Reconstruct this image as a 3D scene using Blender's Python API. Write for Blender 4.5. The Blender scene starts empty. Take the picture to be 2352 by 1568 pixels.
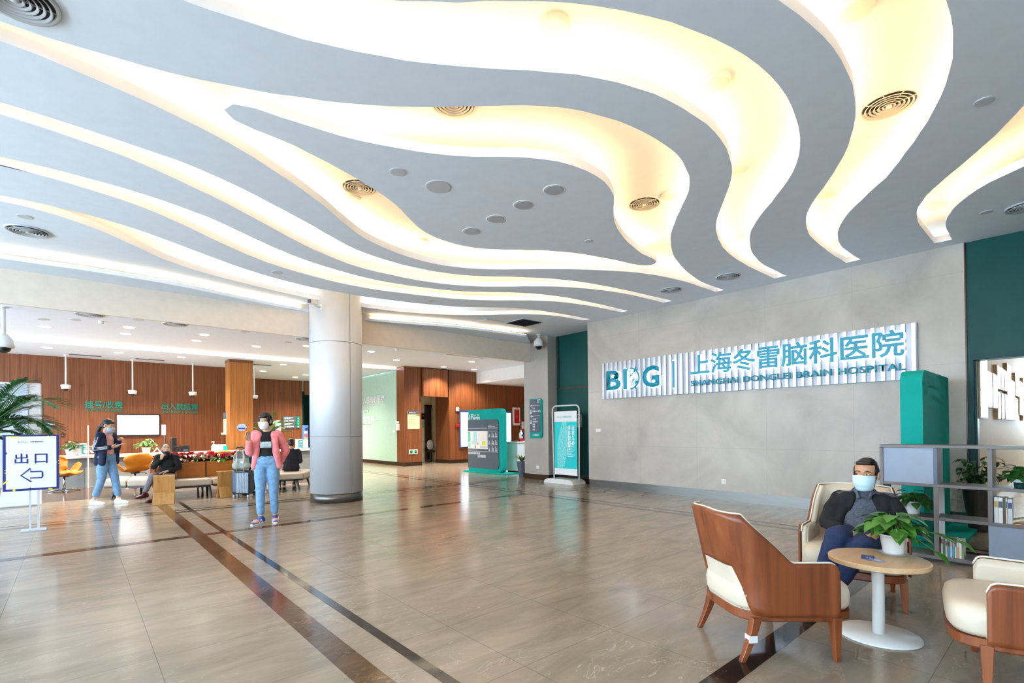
import bpy, bmesh, math, random
from mathutils import Vector, Matrix
V = Vector
C = bpy.context.scene.collection
R = math.radians
random.seed(7)

# ---------------------------------------------------------------- camera, sky, exposure
SC = bpy.context.scene
EYE = V((0, 0, 1.35)); FPX = 1143.95; PPY = 977.53
YAW, PIT, ROL = 0.719733, 0.0065125, -0.0097073
_f = V((math.sin(YAW) * math.cos(PIT), math.cos(YAW) * math.cos(PIT), math.sin(PIT)))
_r = V((math.cos(YAW), -math.sin(YAW), 0)); _u = _r.cross(_f)
CR = math.cos(ROL) * _r + math.sin(ROL) * _u
CU = -math.sin(ROL) * _r + math.cos(ROL) * _u
cd = bpy.data.cameras.new('camera'); cam = bpy.data.objects.new('camera', cd); C.objects.link(cam)
cam.matrix_world = Matrix(((CR.x, CU.x, -_f.x, EYE.x), (CR.y, CU.y, -_f.y, EYE.y), (CR.z, CU.z, -_f.z, EYE.z), (0, 0, 0, 1)))
cd.sensor_width = 36; cd.sensor_fit = 'HORIZONTAL'; cd.lens = FPX / 2352 * 36
cd.shift_y = (PPY - 784) / 2352; cd.clip_start = 0.05
SC.camera = cam
def at(x, y, X=None, Y=None, z=None):
    d = CR * ((x - 1176) / FPX) - CU * ((y - PPY) / FPX) + _f
    t = (X - EYE.x) / d.x if X is not None else (Y - EYE.y) / d.y if Y is not None else (z - EYE.z) / d.z
    return EYE + d * t
wd = bpy.data.worlds.new('sky'); SC.world = wd; wd.use_nodes = True
bg = wd.node_tree.nodes['Background']; bg.inputs[0].default_value = (0.66, 0.85, 1.0, 1); bg.inputs[1].default_value = 7.2
SC.view_settings.view_transform = 'Standard'; SC.view_settings.look = 'None'; SC.view_settings.gamma = 1
SC.view_settings.use_curve_mapping = False; SC.view_settings.exposure = 0.63
SC.cycles.use_denoising = True; SC.cycles.max_bounces = 7; SC.cycles.diffuse_bounces = 4; SC.cycles.glossy_bounces = 3
SC.cycles.use_adaptive_sampling = True; SC.cycles.adaptive_threshold = .1; SC.cycles.adaptive_min_samples = 12
SC.cycles.transmission_bounces = 6; SC.cycles.transparent_max_bounces = 8; SC.cycles.sample_clamp_indirect = 6
SC.cycles.caustics_reflective = False; SC.cycles.caustics_refractive = False
LED = 14.0          # radiance of the hidden warm cove strips
DOWN = 230.0         # watts of each recessed downlight

# ---------------------------------------------------------------- materials
def lin(c):
    o = []
    for v in c[:3]:
        v = v / 255.0
        o.append(v / 12.92 if v <= .04045 else ((v + .055) / 1.055) ** 2.4)
    return tuple(o) + (1.0,)
MC = {}
def mat(name, col, rough=.5, metal=0.0, var=.05, scale=8.0, bump=0.0, emit=None, es=0.0, spec=.5, sheen=0, trans=0, alpha=1, stretch=None, coat=0):
    if name in MC: return MC[name]
    m = bpy.data.materials.new(name); m.use_nodes = True; nt = m.node_tree; N = nt.nodes; L = nt.links
    b = N['Principled BSDF']; c = lin(col)
    b.inputs['Base Color'].default_value = c; b.inputs['Roughness'].default_value = rough; b.inputs['Metallic'].default_value = metal
    b.inputs['Specular IOR Level'].default_value = spec
    if sheen: b.inputs['Sheen Weight'].default_value = sheen
    if trans: b.inputs['Transmission Weight'].default_value = trans
    if alpha < 1: b.inputs['Alpha'].default_value = alpha
    if coat: b.inputs['Coat Weight'].default_value = coat; b.inputs['Coat Roughness'].default_value = .1
    if emit: b.inputs['Emission Color'].default_value = lin(emit); b.inputs['Emission Strength'].default_value = es
    if var or bump:
        tc = N.new('ShaderNodeTexCoord'); mp = N.new('ShaderNodeMapping'); nz = N.new('ShaderNodeTexNoise')
        L.new(tc.outputs['Object'], mp.inputs[0]); L.new(mp.outputs[0], nz.inputs['Vector'])
        if stretch: mp.inputs['Scale'].default_value = stretch
        nz.inputs['Scale'].default_value = scale; nz.inputs['Detail'].default_value = 4
        if var:
            rp = N.new('ShaderNodeValToRGB'); e = rp.color_ramp.elements
            e[0].position = .3; e[1].position = .7
            e[0].color = tuple(x * (1 - var * 2) for x in c[:3]) + (1,); e[1].color = tuple(min(1, x * (1 + var * 2)) for x in c[:3]) + (1,)
            L.new(nz.outputs['Fac'], rp.inputs[0]); L.new(rp.outputs[0], b.inputs['Base Color'])
        if bump:
            bp = N.new('ShaderNodeBump'); bp.inputs['Strength'].default_value = bump; bp.inputs['Distance'].default_value = .01
            L.new(nz.outputs['Fac'], bp.inputs['Height']); L.new(bp.outputs[0], b.inputs['Normal'])
    MC[name] = m; return m
def ramp(N, L, src, stops):
    rp = N.new('ShaderNodeValToRGB'); e = rp.color_ramp.elements
    while len(e) < len(stops): e.new(.5)
    for k, (p, c) in enumerate(stops): e[k].position = p; e[k].color = lin(c) if max(c) > 1.0001 else tuple(c) + (1,)
    L.new(src, rp.inputs[0]); return rp.outputs[0]
def nodes(name, rough):
    m = bpy.data.materials.new(name); m.use_nodes = True; N = m.node_tree.nodes; L = m.node_tree.links
    b = N['Principled BSDF']; b.inputs['Roughness'].default_value = rough
    tc = N.new('ShaderNodeTexCoord'); MC[name] = m
    return m, N, L, b, tc.outputs['Object']
def mapped(N, L, vec, scale):
    mp = N.new('ShaderNodeMapping'); mp.inputs['Scale'].default_value = scale; L.new(vec, mp.inputs[0]); return mp.outputs[0]
def noise(N, L, vec, scale, detail=5, rough=.55, dist=0):
    n = N.new('ShaderNodeTexNoise'); n.inputs['Scale'].default_value = scale; n.inputs['Detail'].default_value = detail
    n.inputs['Roughness'].default_value = rough; n.inputs['Distortion'].default_value = dist; L.new(vec, n.inputs['Vector']); return n.outputs['Fac']
def mix(N, L, fac, a, b, mode='MIX'):
    x = N.new('ShaderNodeMix'); x.data_type = 'RGBA'; x.blend_type = mode
    for s, i in ((fac, 0), (a, 6), (b, 7)):
        if hasattr(s, 'is_linked'): L.new(s, x.inputs[i])
        elif i == 0: x.inputs[0].default_value = s
        else: x.inputs[i].default_value = lin(s)
    return x.outputs[2]
def joints(N, L, vec, axis, size, width, offset=0.0):
    s = N.new('ShaderNodeSeparateXYZ'); L.new(vec, s.inputs[0])
    a = N.new('ShaderNodeMath'); a.operation = 'ADD'; a.inputs[1].default_value = 100 * size - offset + width / 2; L.new(s.outputs[axis], a.inputs[0])
    m = N.new('ShaderNodeMath'); m.operation = 'MODULO'; m.inputs[1].default_value = size; L.new(a.outputs[0], m.inputs[0])
    c = N.new('ShaderNodeMath'); c.operation = 'LESS_THAN'; c.inputs[1].default_value = width; L.new(m.outputs[0], c.inputs[0])
    return c.outputs[0]
def marble(name, lo, hi, vein, rough, tiles=True, jcol=(118, 108, 98)):
    m, N, L, b, o = nodes(name, rough)
    base = ramp(N, L, noise(N, L, mapped(N, L, o, (1.0, 3.2, 1)), 1.6, 8, .65, .6), [(.3, lo), (.72, hi)])
    v = noise(N, L, mapped(N, L, o, (1.2, 2.6, 1)), 1.7, 5, .55, 1.3)
    vm = ramp(N, L, v, [(.494, (0, 0, 0)), (.5, (.6, .6, .6)), (.506, (0, 0, 0))])
    gate = ramp(N, L, noise(N, L, o, .9, 2), [(.42, (0, 0, 0)), (.62, (1, 1, 1))])
    vm2 = mix(N, L, 1.0, vm, gate, 'MULTIPLY')
    col = mix(N, L, vm2, base, vein)
    if tiles:
        for ax, off in ((0, .36), (1, 4.44)):
            col = mix(N, L, joints(N, L, o, ax, .78, .004, off), col, jcol)
    L.new(col, b.inputs['Base Color']); return m
M = {}
M['floor'] = marble('floor marble', (144, 130, 112), (176, 160, 140), (216, 204, 186), .17)
M['brown_marble'] = marble('brown marble', (72, 50, 34), (112, 82, 56), (190, 150, 105), .12, False)
M['dark_marble'] = marble('dark marble', (40, 33, 30), (62, 52, 46), (150, 118, 84), .09, False)
def wood(name, lo, mid, hi, rough, sx=26, axis='z'):
    m, N, L, b, o = nodes(name, rough)
    sc = {'z': (sx, sx, .55), 'x': (.55, sx, sx), 'y': (sx, .55, sx)}[axis]
    n = noise(N, L, mapped(N, L, o, sc), 1.0, 6, .62, .35)
    col = ramp(N, L, n, [(.28, lo), (.5, mid), (.75, hi)])
    L.new(col, b.inputs['Base Color']); return m
M['wood_wall'] = wood('wood veneer wall', (84, 44, 22), (124, 70, 37), (152, 92, 52), .4)
M['wood_col'] = wood('wood veneer column', (132, 78, 32), (170, 108, 50), (192, 128, 66), .42)
M['chair_wood'] = wood('chair walnut veneer', (104, 50, 25), (136, 70, 37), (156, 88, 50), .34, 14)
M['table_wood'] = wood('pale oak laminate', (206, 168, 122), (222, 187, 143), (232, 202, 162), .4, 14, 'x')
M['ply'] = wood('bent plywood', (176, 122, 62), (196, 142, 78), (210, 160, 96), .4, 16)
def stone(name, lo, hi, rough, horiz, vert):
    m, N, L, b, o = nodes(name, rough)
    col = ramp(N, L, noise(N, L, o, .9, 9, .62, .5), [(.25, lo), (.75, hi)])
    sp = ramp(N, L, noise(N, L, mapped(N, L, o, (1, 1.2, 2)), 5.5, 7, .7, .8), [(.62, (0, 0, 0)), (.74, (.35, .35, .35))])
    col = mix(N, L, sp, col, (205, 198, 190))
    for ax, size, off in horiz + vert:
        col = mix(N, L, joints(N, L, o, ax, size, .004, off), col, (158, 153, 147))
    L.new(col, b.inputs['Base Color']); return m
M['stone'] = stone('grey stone wall', (158, 151, 142), (199, 192, 183), .38, [(2, 1.22, .96)], [(1, 1.28, 2.28)])
M['gstone'] = stone('grey stone column', (164, 157, 150), (186, 179, 172), .4, [], [])
M['ceil'] = mat('ceiling paint', (226, 236, 249), .8, var=.01)
M['ceil_up'] = mat('cove paint', (240, 234, 222), .8, var=.01)
M['plaster'] = mat('white plaster', (224, 218, 208), .8, var=.015)
M['fascia'] = mat('cream fascia panel', (230, 214, 198), .55, var=.02)
M['white'] = mat('white paint', (236, 236, 234), .4, var=.01)
M['gwhite'] = mat('white plastic', (232, 232, 230), .3, var=.01)
M['dgreen'] = mat('dark green panel', (18, 74, 70), .4, var=.06, scale=2, spec=.2)
M['green_frame'] = mat('dark green door paint', (18, 68, 68), .4, var=.05, spec=.2)
M['mint'] = mat('mint wall paint', (178, 212, 194), .7, var=.015)
M['teal'] = mat('teal lacquer', (26, 164, 152), .75, var=.02, spec=.1)
M['slate'] = mat('slate grey panel', (84, 96, 108), .4, var=.03)
M['bronze'] = mat('bronze baseboard', (74, 58, 46), .28, .6, var=.06)
M['steel'] = mat('brushed steel', (112, 110, 106), .3, .85, var=.05, scale=3, stretch=(1, 1, 30))
M['alu'] = mat('satin aluminium cladding', (206, 211, 218), .5, .25, var=.01, scale=2)
M['chrome'] = mat('chrome', (205, 206, 210), .08, 1.0, var=0)
M['mirror'] = mat('mirror', (238, 240, 240), .02, 1.0, var=0)
M['black'] = mat('black plastic', (26, 26, 28), .35, var=.04)
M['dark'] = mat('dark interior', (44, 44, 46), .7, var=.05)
M['led'] = mat('warm led strip', (255, 230, 190), .5, var=0, emit=(255, 213, 164), es=LED)
M['led2'] = mat('warm led strip bright', (255, 230, 190), .5, var=0, emit=(255, 217, 166), es=LED * 2.2)
M['lamp'] = mat('lamp diffuser', (255, 250, 240), .5, var=0, emit=(255, 246, 230), es=9)
M['lampoff'] = mat('unlit lamp glass', (176, 178, 188), .3, var=.02)
M['screen'] = mat('lit screen', (240, 244, 250), .4, var=0, emit=(244, 248, 255), es=1.7)
M['screenblue'] = mat('lit blue screen area', (150, 190, 235), .4, var=0, emit=(150, 196, 245), es=1.1)
M['sgreen'] = mat('lit exit green', (10, 150, 84), .4, var=0, emit=(0, 190, 96), es=.45)
M['beige'] = mat('beige corridor wall', (200, 182, 154), .6, var=.02)
M['cream'] = mat('cream leather', (222, 208, 186), .42, var=.03, scale=5, bump=.05)
M['pad'] = mat('pale taupe leather', (190, 174, 156), .4, var=.03, bump=.05)
M['orange'] = mat('orange leather', (196, 120, 24), .45, var=.05, bump=.06)
M['orange2'] = mat('tan orange leather', (180, 104, 34), .45, var=.05, bump=.06)
M['petrol'] = mat('dark bench frame', (38, 46, 52), .4, var=.04)
M['leaf'] = mat('green leaf', (70, 128, 44), .38, var=.22, scale=14)
M['leafd'] = mat('dark green leaf', (40, 88, 34), .4, var=.22, scale=14)
M['palm'] = mat('palm leaflet', (62, 118, 58), .4, var=.2, scale=6)
M['stem'] = mat('plant stem', (104, 132, 60), .5, var=.1)
M['soil'] = mat('soil', (58, 46, 36), .9, var=.2, scale=40)
M['red'] = mat('red enamel', (196, 30, 34), .35, var=.05)
M['redp'] = mat('red petals', (214, 36, 48), .5, var=.2, scale=20)
M['pinkp'] = mat('pink petals', (226, 118, 110), .5, var=.2, scale=20)
M['skin'] = mat('skin', (214, 168, 140), .5, var=.04, scale=20)
M['skinm'] = mat('tanned skin', (196, 144, 112), .5, var=.05, scale=20)
M['hair'] = mat('black hair', (28, 22, 22), .45, var=.2, scale=60, bump=.3)
M['mask'] = mat('pale blue mask cloth', (204, 230, 240), .8, var=.02, bump=.1)
M['maskw'] = mat('white mask edge', (238, 244, 246), .8, var=.01)
M['shelf'] = mat('grey brown shelf board', (112, 104, 102), .4, var=.04)
M['bluegrey'] = mat('blue grey panel', (146, 158, 178), .45, var=.02)
M['navy'] = mat('navy cloth', (24, 34, 66), .8, var=.08, scale=30, bump=.15)
M['denim'] = mat('light blue denim', (120, 162, 204), .85, var=.1, scale=22, bump=.2)
M['pink'] = mat('pink cardigan cloth', (240, 140, 146), .85, var=.06, scale=14, bump=.2)
M['blackc'] = mat('black cloth', (24, 24, 28), .85, var=.15, scale=20, bump=.3)
M['greyt'] = mat('grey leggings cloth', (120, 116, 124), .85, var=.08, scale=20, bump=.2)
M['blueink'] = mat('navy blue print', (28, 44, 130), .5, var=.03)
M['yellow'] = mat('yellow print', (232, 226, 40), .5, var=.03)
M['paper'] = mat('white paper', (236, 238, 242), .6, var=.01)
M['sign_teal'] = mat('sign teal lettering', (0, 150, 178), .35, var=.02)
M['sign_green'] = mat('teal green lettering', (20, 140, 116), .4, var=.02)
M['signlight'] = mat('backlit white letter edge', (250, 250, 255), .4, var=0, emit=(240, 240, 255), es=2.2)
M['glass'] = mat('clear acrylic', (236, 244, 244), .03, var=0, trans=1.0)
M['mat_grey'] = mat('counter grey panel', (138, 142, 142), .5, var=.02)
M['cwhite'] = mat('white solid surface', (226, 222, 216), .3, var=.01)

# ---------------------------------------------------------------- mesh helpers
WL = {}
def wloc(o): return WL.get(o.name, V((0, 0, 0)))
def linkmesh(name, me, m, parent=None, smooth=False, world=False):
    o = bpy.data.objects.new(name, me); C.objects.link(o)
    if m is not None:
        me.materials.clear(); me.materials.append(m)
    if parent is not None:
        o.parent = parent
        if world:
            me.transform(Matrix.Translation(-wloc(parent)))
        WL[o.name] = wloc(parent)
    if smooth:
        for p in me.polygons: p.use_smooth = True
    return o
class MB:
    def __init__(s): s.b = bmesh.new()
    def box(s, c, d, rz=0, bev=0, rot=None):
        g = bmesh.ops.create_cube(s.b, size=1)['verts']
        T = Matrix.Translation(V(c)) @ (rot if rot is not None else Matrix.Rotation(rz, 4, 'Z')) @ Matrix.Diagonal((d[0], d[1], d[2], 1))
        bmesh.ops.transform(s.b, matrix=T, verts=g)
        if bev:
            es = list({e for v in g for e in v.link_edges}); bmesh.ops.bevel(s.b, geom=es, offset=bev, segments=3, affect='EDGES', profile=.5)
        return s
    def bx(s, x0, x1, y0, y1, z0, z1, bev=0):
        return s.box(((x0 + x1) / 2, (y0 + y1) / 2, (z0 + z1) / 2), (abs(x1 - x0), abs(y1 - y0), abs(z1 - z0)), bev=bev)
    def cyl(s, p0, p1, r0, r1=None, n=20):
        p0, p1 = V(p0), V(p1); r1 = r0 if r1 is None else r1; d = p1 - p0
        T = Matrix.Translation((p0 + p1) / 2) @ d.to_track_quat('Z', 'Y').to_matrix().to_4x4()
        bmesh.ops.create_cone(s.b, cap_ends=True, segments=n, radius1=r0, radius2=r1, depth=d.length, matrix=T); return s
    def sph(s, c, r, n=16, sc=(1, 1, 1), rot=None):
        T = Matrix.Translation(V(c)) @ (rot if rot is not None else Matrix()) @ Matrix.Diagonal((sc[0] * r, sc[1] * r, sc[2] * r, 1))
        bmesh.ops.create_uvsphere(s.b, u_segments=n, v_segments=max(6, n // 2), radius=1, matrix=T); return s
    def tube(s, pts, r, n=8, closed=False, cap=True):
        pts = [V(p) for p in pts]; K = len(pts); rings = []
        rr = r if isinstance(r, (list, tuple)) else [r] * K
        up = V((0, 0, 1)); 
        d0 = (pts[1] - pts[0]).normalized()
        if abs(d0.dot(up)) > .9: up = V((1, 0, 0))
        for i, p in enumerate(pts):
            a = pts[i - 1] if (i > 0 or closed) else pts[i]; c = pts[(i + 1) % K] if (i < K - 1 or closed) else pts[i]
            d = (c - a).normalized(); sd = d.cross(up).normalized(); up = sd.cross(d).normalized()
            rings.append([s.b.verts.new(p + rr[i] * (math.cos(t) * sd + math.sin(t) * up)) for t in [2 * math.pi * k / n for k in range(n)]])
        for i in range(K if closed else K - 1):
            A, B = rings[i], rings[(i + 1) % K]
            for k in range(n): s.b.faces.new((A[k], A[(k + 1) % n], B[(k + 1) % n], B[k]))
        if cap and not closed:
            s.b.faces.new(rings[0][::-1]); s.b.faces.new(rings[-1])
        return s
    def lathe(s, prof, c=(0, 0, 0), n=28, axis=None):
        c = V(c); rings = []
        for r, z in prof:
            rings.append([s.b.verts.new(c + V((r * math.cos(2 * math.pi * k / n), r * math.sin(2 * math.pi * k / n), z))) for k in range(n)] if r > 1e-5 else [s.b.verts.new(c + V((0, 0, z)))])
        for A, B in zip(rings, rings[1:]):
            for k in range(n):
                q = [A[k % len(A)], A[(k + 1) % n % len(A)], B[(k + 1) % n % len(B)], B[k % len(B)]]
                q = list(dict.fromkeys(q))
                if len(q) >= 3: s.b.faces.new(q)
        return s
    def prism(s, poly, o, U, W, N):
        """closed outline poly (u,w) in plane o+uU+wW, extruded by N"""
        o, U, W, N = V(o), V(U), V(W), V(N)
        a = [s.b.verts.new(o + u * U + w * W) for u, w in poly]; b = [s.b.verts.new(v.co + N) for v in a]
        s.b.faces.new(a); s.b.faces.new(b[::-1]); n = len(a)
        for k in range(n): s.b.faces.new((a[k], b[k], b[(k + 1) % n], a[(k + 1) % n]))
        return s
    def grid(s, rows, close_u=False):
        vs = [[s.b.verts.new(p) for p in r] for r in rows]
        for A, B in zip(vs, vs[1:]):
            n = len(A)
            for k in range(n if close_u else n - 1): s.b.faces.new((A[k], A[(k + 1) % n], B[(k + 1) % n], B[k]))
        return s
    def build(s, name, m, parent=None, smooth=False, world=False, norm=True, solid=0, bevel=0, sub=0, off=-1):
        if norm: bmesh.ops.recalc_face_normals(s.b, faces=s.b.faces)
        me = bpy.data.meshes.new(name); s.b.to_mesh(me); s.b.free()
        o = linkmesh(name, me, m, parent, smooth, world)
        if solid: md = o.modifiers.new('t', 'SOLIDIFY'); md.thickness = solid; md.offset = off
        if bevel: md = o.modifiers.new('b', 'BEVEL'); md.width = bevel; md.segments = 3; md.limit_method = 'ANGLE'; md.angle_limit = R(40)
        if sub: md = o.modifiers.new('s', 'SUBSURF'); md.levels = sub; md.render_levels = sub
        return o
def bake(o):
    dg = bpy.context.evaluated_depsgraph_get(); me = bpy.data.meshes.new_from_object(o.evaluated_get(dg))
    m = o.data.materials[0] if o.data.materials else None
    o.modifiers.clear(); o.data = me; me.materials.clear(); me.materials.append(m)
    for p in me.polygons: p.use_smooth = True
def thing(name, label, cat, loc=(0, 0, 0), rz=0, group=None):
    o = bpy.data.objects.new(name, None); C.objects.link(o); o.location = loc; o.rotation_euler = (0, 0, rz); o.empty_display_size = .1
    o['label'] = label; o['category'] = cat; WL[o.name] = V(loc)
    if group: o['group'] = group
    return o
def tag(o, label, cat, group=None):
    o['label'] = label; o['category'] = cat
    if group: o['group'] = group
    return o
def struct(o): o['kind'] = 'structure'; return o
def dup(root, loc, rz=0, label=None, group=None):
    r = root.copy(); C.objects.link(r); r.location = loc; r.rotation_euler = (0, 0, rz); WL[r.name] = V(loc)
    if label: r['label'] = label
    if group: r['group'] = group
    for ch in list(root.children):
        c = ch.copy(); C.objects.link(c); c.parent = r
        for g in list(ch.children):
            d = g.copy(); C.objects.link(d); d.parent = c
    return r
FY = (V((1, 0, 0)), V((0, 0, 1)))      # reads from the -Y side
FX = (V((0, -1, 0)), V((0, 0, 1)))     # reads from the -X side
def text(name, body, o, face, m, parent=None, h=None, w=None, depth=.004, bold=0.0, align='LEFT', space=1.0, world=True, shear=0):
    U, W = face; N = U.cross(W)
    cjk = any(ord(q) > 0x2fff for q in body); fat = bold if cjk else 0
    c = bpy.data.curves.new('t', 'FONT'); c.body = body; c.extrude = 0; c.offset = 0 if cjk else bold; c.space_character = space; c.resolution_u = 3; c.shear = shear
    ob = bpy.data.objects.new('t', c); C.objects.link(ob); dg = bpy.context.evaluated_depsgraph_get(); dg.update()
    me = bpy.data.meshes.new_from_object(ob.evaluated_get(dg)); bpy.data.objects.remove(ob); bpy.data.curves.remove(c)
    xs = [v.co.x for v in me.vertices]; ys = [v.co.y for v in me.vertices]
    x0, x1, y0, y1 = min(xs), max(xs), min(ys), max(ys)
    sy = h / (y1 - y0) if h else None; sx = w / (x1 - x0) if w else None
    sx = sx or sy; sy = sy or sx
    a = {'LEFT': x0, 'CENTER': (x0 + x1) / 2, 'RIGHT': x1}[align]
    b = bmesh.new(); b.from_mesh(me)
    if fat:      # strokes thickened with shifted copies; offsetting dense glyphs breaks their outlines
        g0 = b.faces[:]
        for kz, (dx, dy) in enumerate(((fat, 0), (-fat, 0), (0, fat), (0, -fat), (fat * .7, fat * .7), (-fat * .7, -fat * .7), (fat * .7, -fat * .7), (-fat * .7, fat * .7))):
            r = bmesh.ops.duplicate(b, geom=g0); bmesh.ops.translate(b, vec=(dx, dy, .002 * (kz + 1)), verts=[q for q in r['geom'] if isinstance(q, bmesh.types.BMVert)])
    if depth:
        r = bmesh.ops.extrude_face_region(b, geom=b.faces[:])
        bmesh.ops.translate(b, vec=(0, 0, -1), verts=[g for g in r['geom'] if isinstance(g, bmesh.types.BMVert)])
    o = V(o)
    for v in b.verts:
        z = v.co.z * (depth or .02) + (0 if depth else .002); v.co = o + (v.co.x - a) * sx * U + (v.co.y - y0) * sy * W + (z + depth) * N
    bmesh.ops.recalc_face_normals(b, faces=b.faces); b.to_mesh(me); b.free()
    return linkmesh(name, me, m, parent, False, world and parent is not None)
def rrect(w, h, r, corners=(1, 1, 1, 1), n=6):
    """outline (u,w) from (0,0) to (w,h); corners: bl, br, tr, tl"""
    out = []
    for k, (cx, cy, a0) in enumerate(((0, 0, 180), (w, 0, 270), (w, h, 0), (0, h, 90))):
        if corners[k]:
            ox = cx + (r if cx == 0 else -r); oy = cy + (r if cy == 0 else -r)
            out += [(ox + r * math.cos(R(a0 + 90 * i / n)), oy + r * math.sin(R(a0 + 90 * i / n))) for i in range(n + 1)]
        else: out.append((cx, cy))
    return out
def rules(o, face, w, n, gap, h, seed=0, ragged=.5):
    """rows of thin printed lines, too small to read"""
    rn = random.Random(seed); mb = MB(); U, W = face; N = U.cross(W); o = V(o)
    for k in range(n):
        l = w * (1 - ragged * rn.random()); q = o - k * gap * W
        mb.prism([(0, 0), (l, 0), (l, h), (0, h)], q, U, W, N * .0015)
    return mb
# ---------------------------------------------------------------- large structure
ZC = 3.783; XR = 8.946
def wall(name, m, *boxes, bev=0, parent=None, smooth=False):
    mb = MB()
    for b in boxes: mb.bx(*b, bev=bev)
    return struct(mb.build(name, m, parent))
wall('floor', M['floor'], (-7.0, 21, -4, 27, -.1, 0))
ti = [0]
def trim(m, *boxes):
    ti[0] += 1; return wall('trim_%d' % ti[0], m, *boxes)
# floor inlays: flush marble strips (1.5 mm proud so that they do not fight with the floor)
e = .0015
trim(M['brown_marble'], (1.12, 1.285, -3, 13.3, -.02, e))
trim(M['dark_marble'], (1.47, 1.54, -3, 13.3, -.02, e * 1.2))
trim(M['brown_marble'], (-6.9, 7.02, 7.535, 7.69, -.02, e * .9))
trim(M['brown_marble'], (-6.9, 9.0, 9.97, 10.11, -.02, e * .8)); trim(M['dark_marble'], (-6.9, 9.0, 10.25, 10.32, -.02, e * .7))
trim(M['brown_marble'], (7.02, 7.12, -3, 16.4, -.02, e * 1.4)); trim(M['dark_marble'], (7.27, 7.33, -3, 16.4, -.02, e * 1.5))
trim(M['dark_marble'], (2.2, 8.9, 1.21, 1.345, -.02, e * .6))
trim(M['brown_marble'], (-6.9, 6.0, 13.38, 16.3, -.02, e * .5))
# right stone wall, recess, column
wall('wall_right', M['stone'], (XR, 9.6, 1.0, 7.515, .175, ZC))
wall('baseboard_right', M['steel'], (XR + .015, 9.5, 1.0, 7.515, 0, .175))
wall('wall_recess', M['dgreen'], (9.6, 9.8, 7.5, 9.2, 0, ZC))
a = at(1283, 800, X=9.6); b_ = at(1283, 893, X=9.6)
trim(M['bronze'], (9.585, 9.6, a.y - .02, a.y + .02, b_.z, ZC), (9.585, 9.6, 7.52, 7.56, 0, ZC), (9.585, 9.6, 7.52, 9.14, b_.z - .02, b_.z + .02), (9.57, 9.6, 7.52, 9.14, 0, .15))
wall('wall_column', M['gstone'], (9.27, 9.9, 9.14, 10.06, .14, ZC))
wall('baseboard_column', M['bronze'], (9.262, 9.91, 9.13, 10.07, 0, .14))
# portal at the far right of the stone wall, with the corridor behind it
trim(M['bronze'], (XR - .004, 9.3, .985, 1.0, 0, ZC))
wall('wall_portal', M['dgreen'], (8.97, 9.1, -3.9, .985, 2.27, ZC), (8.97, 9.1, -3.9, -1.4, 0, 2.27))
wall('door_1', M['green_frame'], (8.962, 9.2, -1.4, .985, 2.205, 2.285), (8.962, 9.03, .925, .985, 0, 2.205), (9.03, 9.2, .9, .985, 0, 2.205), (8.962, 9.2, -1.4, -1.3, 0, 2.205))
wall('wall_corridor', M['beige'], (9.2, 20.6, .93, 1.0, 0, 4.2), (20.5, 20.6, -2.5, 1.0, 0, 1.1), (20.5, 20.6, -2.5, 1.0, 3.3, 4.2))  # gap in the unseen end wall added to whiten the mirror strips
wall('baseboard_corridor', M['gwhite'], (9.2, 20.5, .905, .93, 0, .17))
wall('ceiling_corridor', M['plaster'], (9.1, 20.6, -2.6, 1.0, 4.2, 4.25))
# reception side
wall('wall_back', M['wood_wall'], (-7.0, 4.1, 19.85, 20.0, 0, 3.66)); wall('wall_back_return', M['wood_wall'], (4.0, 4.1, 20.0, 23.3, 0, 3.66)); wall('wall_back_far', M['wood_wall'], (4.1, 7.72, 23.2, 23.3, 0, 3.66))
wall('wall_passage', M['dgreen'], (7.7, 7.8, 23.3, 26, 0, 3.66), (7.7, 9.4, 25.9, 26, 0, 3.66))  # shade of the dark opening is put into the wall colour
a = at(697, 872, Y=23.2); b_ = at(716, 907, Y=23.2); c_ = at(689, 898, Y=23.2)
wall('wall_passage_top', M['mint'], (7.72, 9.3, 23.22, 23.3, c_.z, 3.66))
wall('wall_passage_box', M['wood_wall'], (a.x, 9.2, 23.05, 23.21, b_.z, 3.6))
wall('wall_mint', M['mint'], (9.22, 9.4, 17.1, 25.9, 0, 3.74)); wall('baseboard_mint', M['bronze'], (9.205, 9.4, 17.1, 25.9, 0, .14))
wall('wall_pier', M['wood_wall'], (9.2, 9.93, 16.57, 17.15, .14, 3.74)); wall('baseboard_pier', M['bronze'], (9.19, 9.94, 16.56, 17.16, 0, .14))
a = at(971, 880, Y=16.5); b_ = at(1027, 912, Y=16.5)
wall('wall_lintel', M['wood_wall'], (a.x, b_.x, 16.45, 16.6, b_.z, 3.7))
wall('wall_lintel_back', M['dark'], (9.93, 11.25, 16.62, 16.7, b_.z + .03, 3.74))
wall('wall_niche', M['cream'] if False else mat('cream niche wall', (232, 222, 198), .7, var=.01), (9.93, 11.5, 18.3, 18.4, 0, 3.0)); wall('wall_niche_side', MC['cream niche wall'], (11.45, 11.5, 16.6, 18.3, 0, 3.0)); wall('wall_niche_left', MC['cream niche wall'], (9.9, 9.93, 17.15, 18.4, 0, 3.0))
wall('ceiling_niche', M['plaster'], (9.93, 11.5, 16.7, 18.4, 2.75, 2.8))
a = at(976, 1040, Y=18.28); b_ = at(1005, 1040, Y=18.28); c_ = at(990, 930, Y=18.28)
d1 = wall('door_2', mat('dark brown door frame', (70, 40, 26), .4, var=.08), (a.x, a.x + .12, 18.22, 18.31, 0, c_.z), (b_.x - .08, b_.x, 18.22, 18.31, 0, c_.z), (a.x, b_.x, 18.22, 18.31, c_.z - .1, c_.z))
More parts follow.
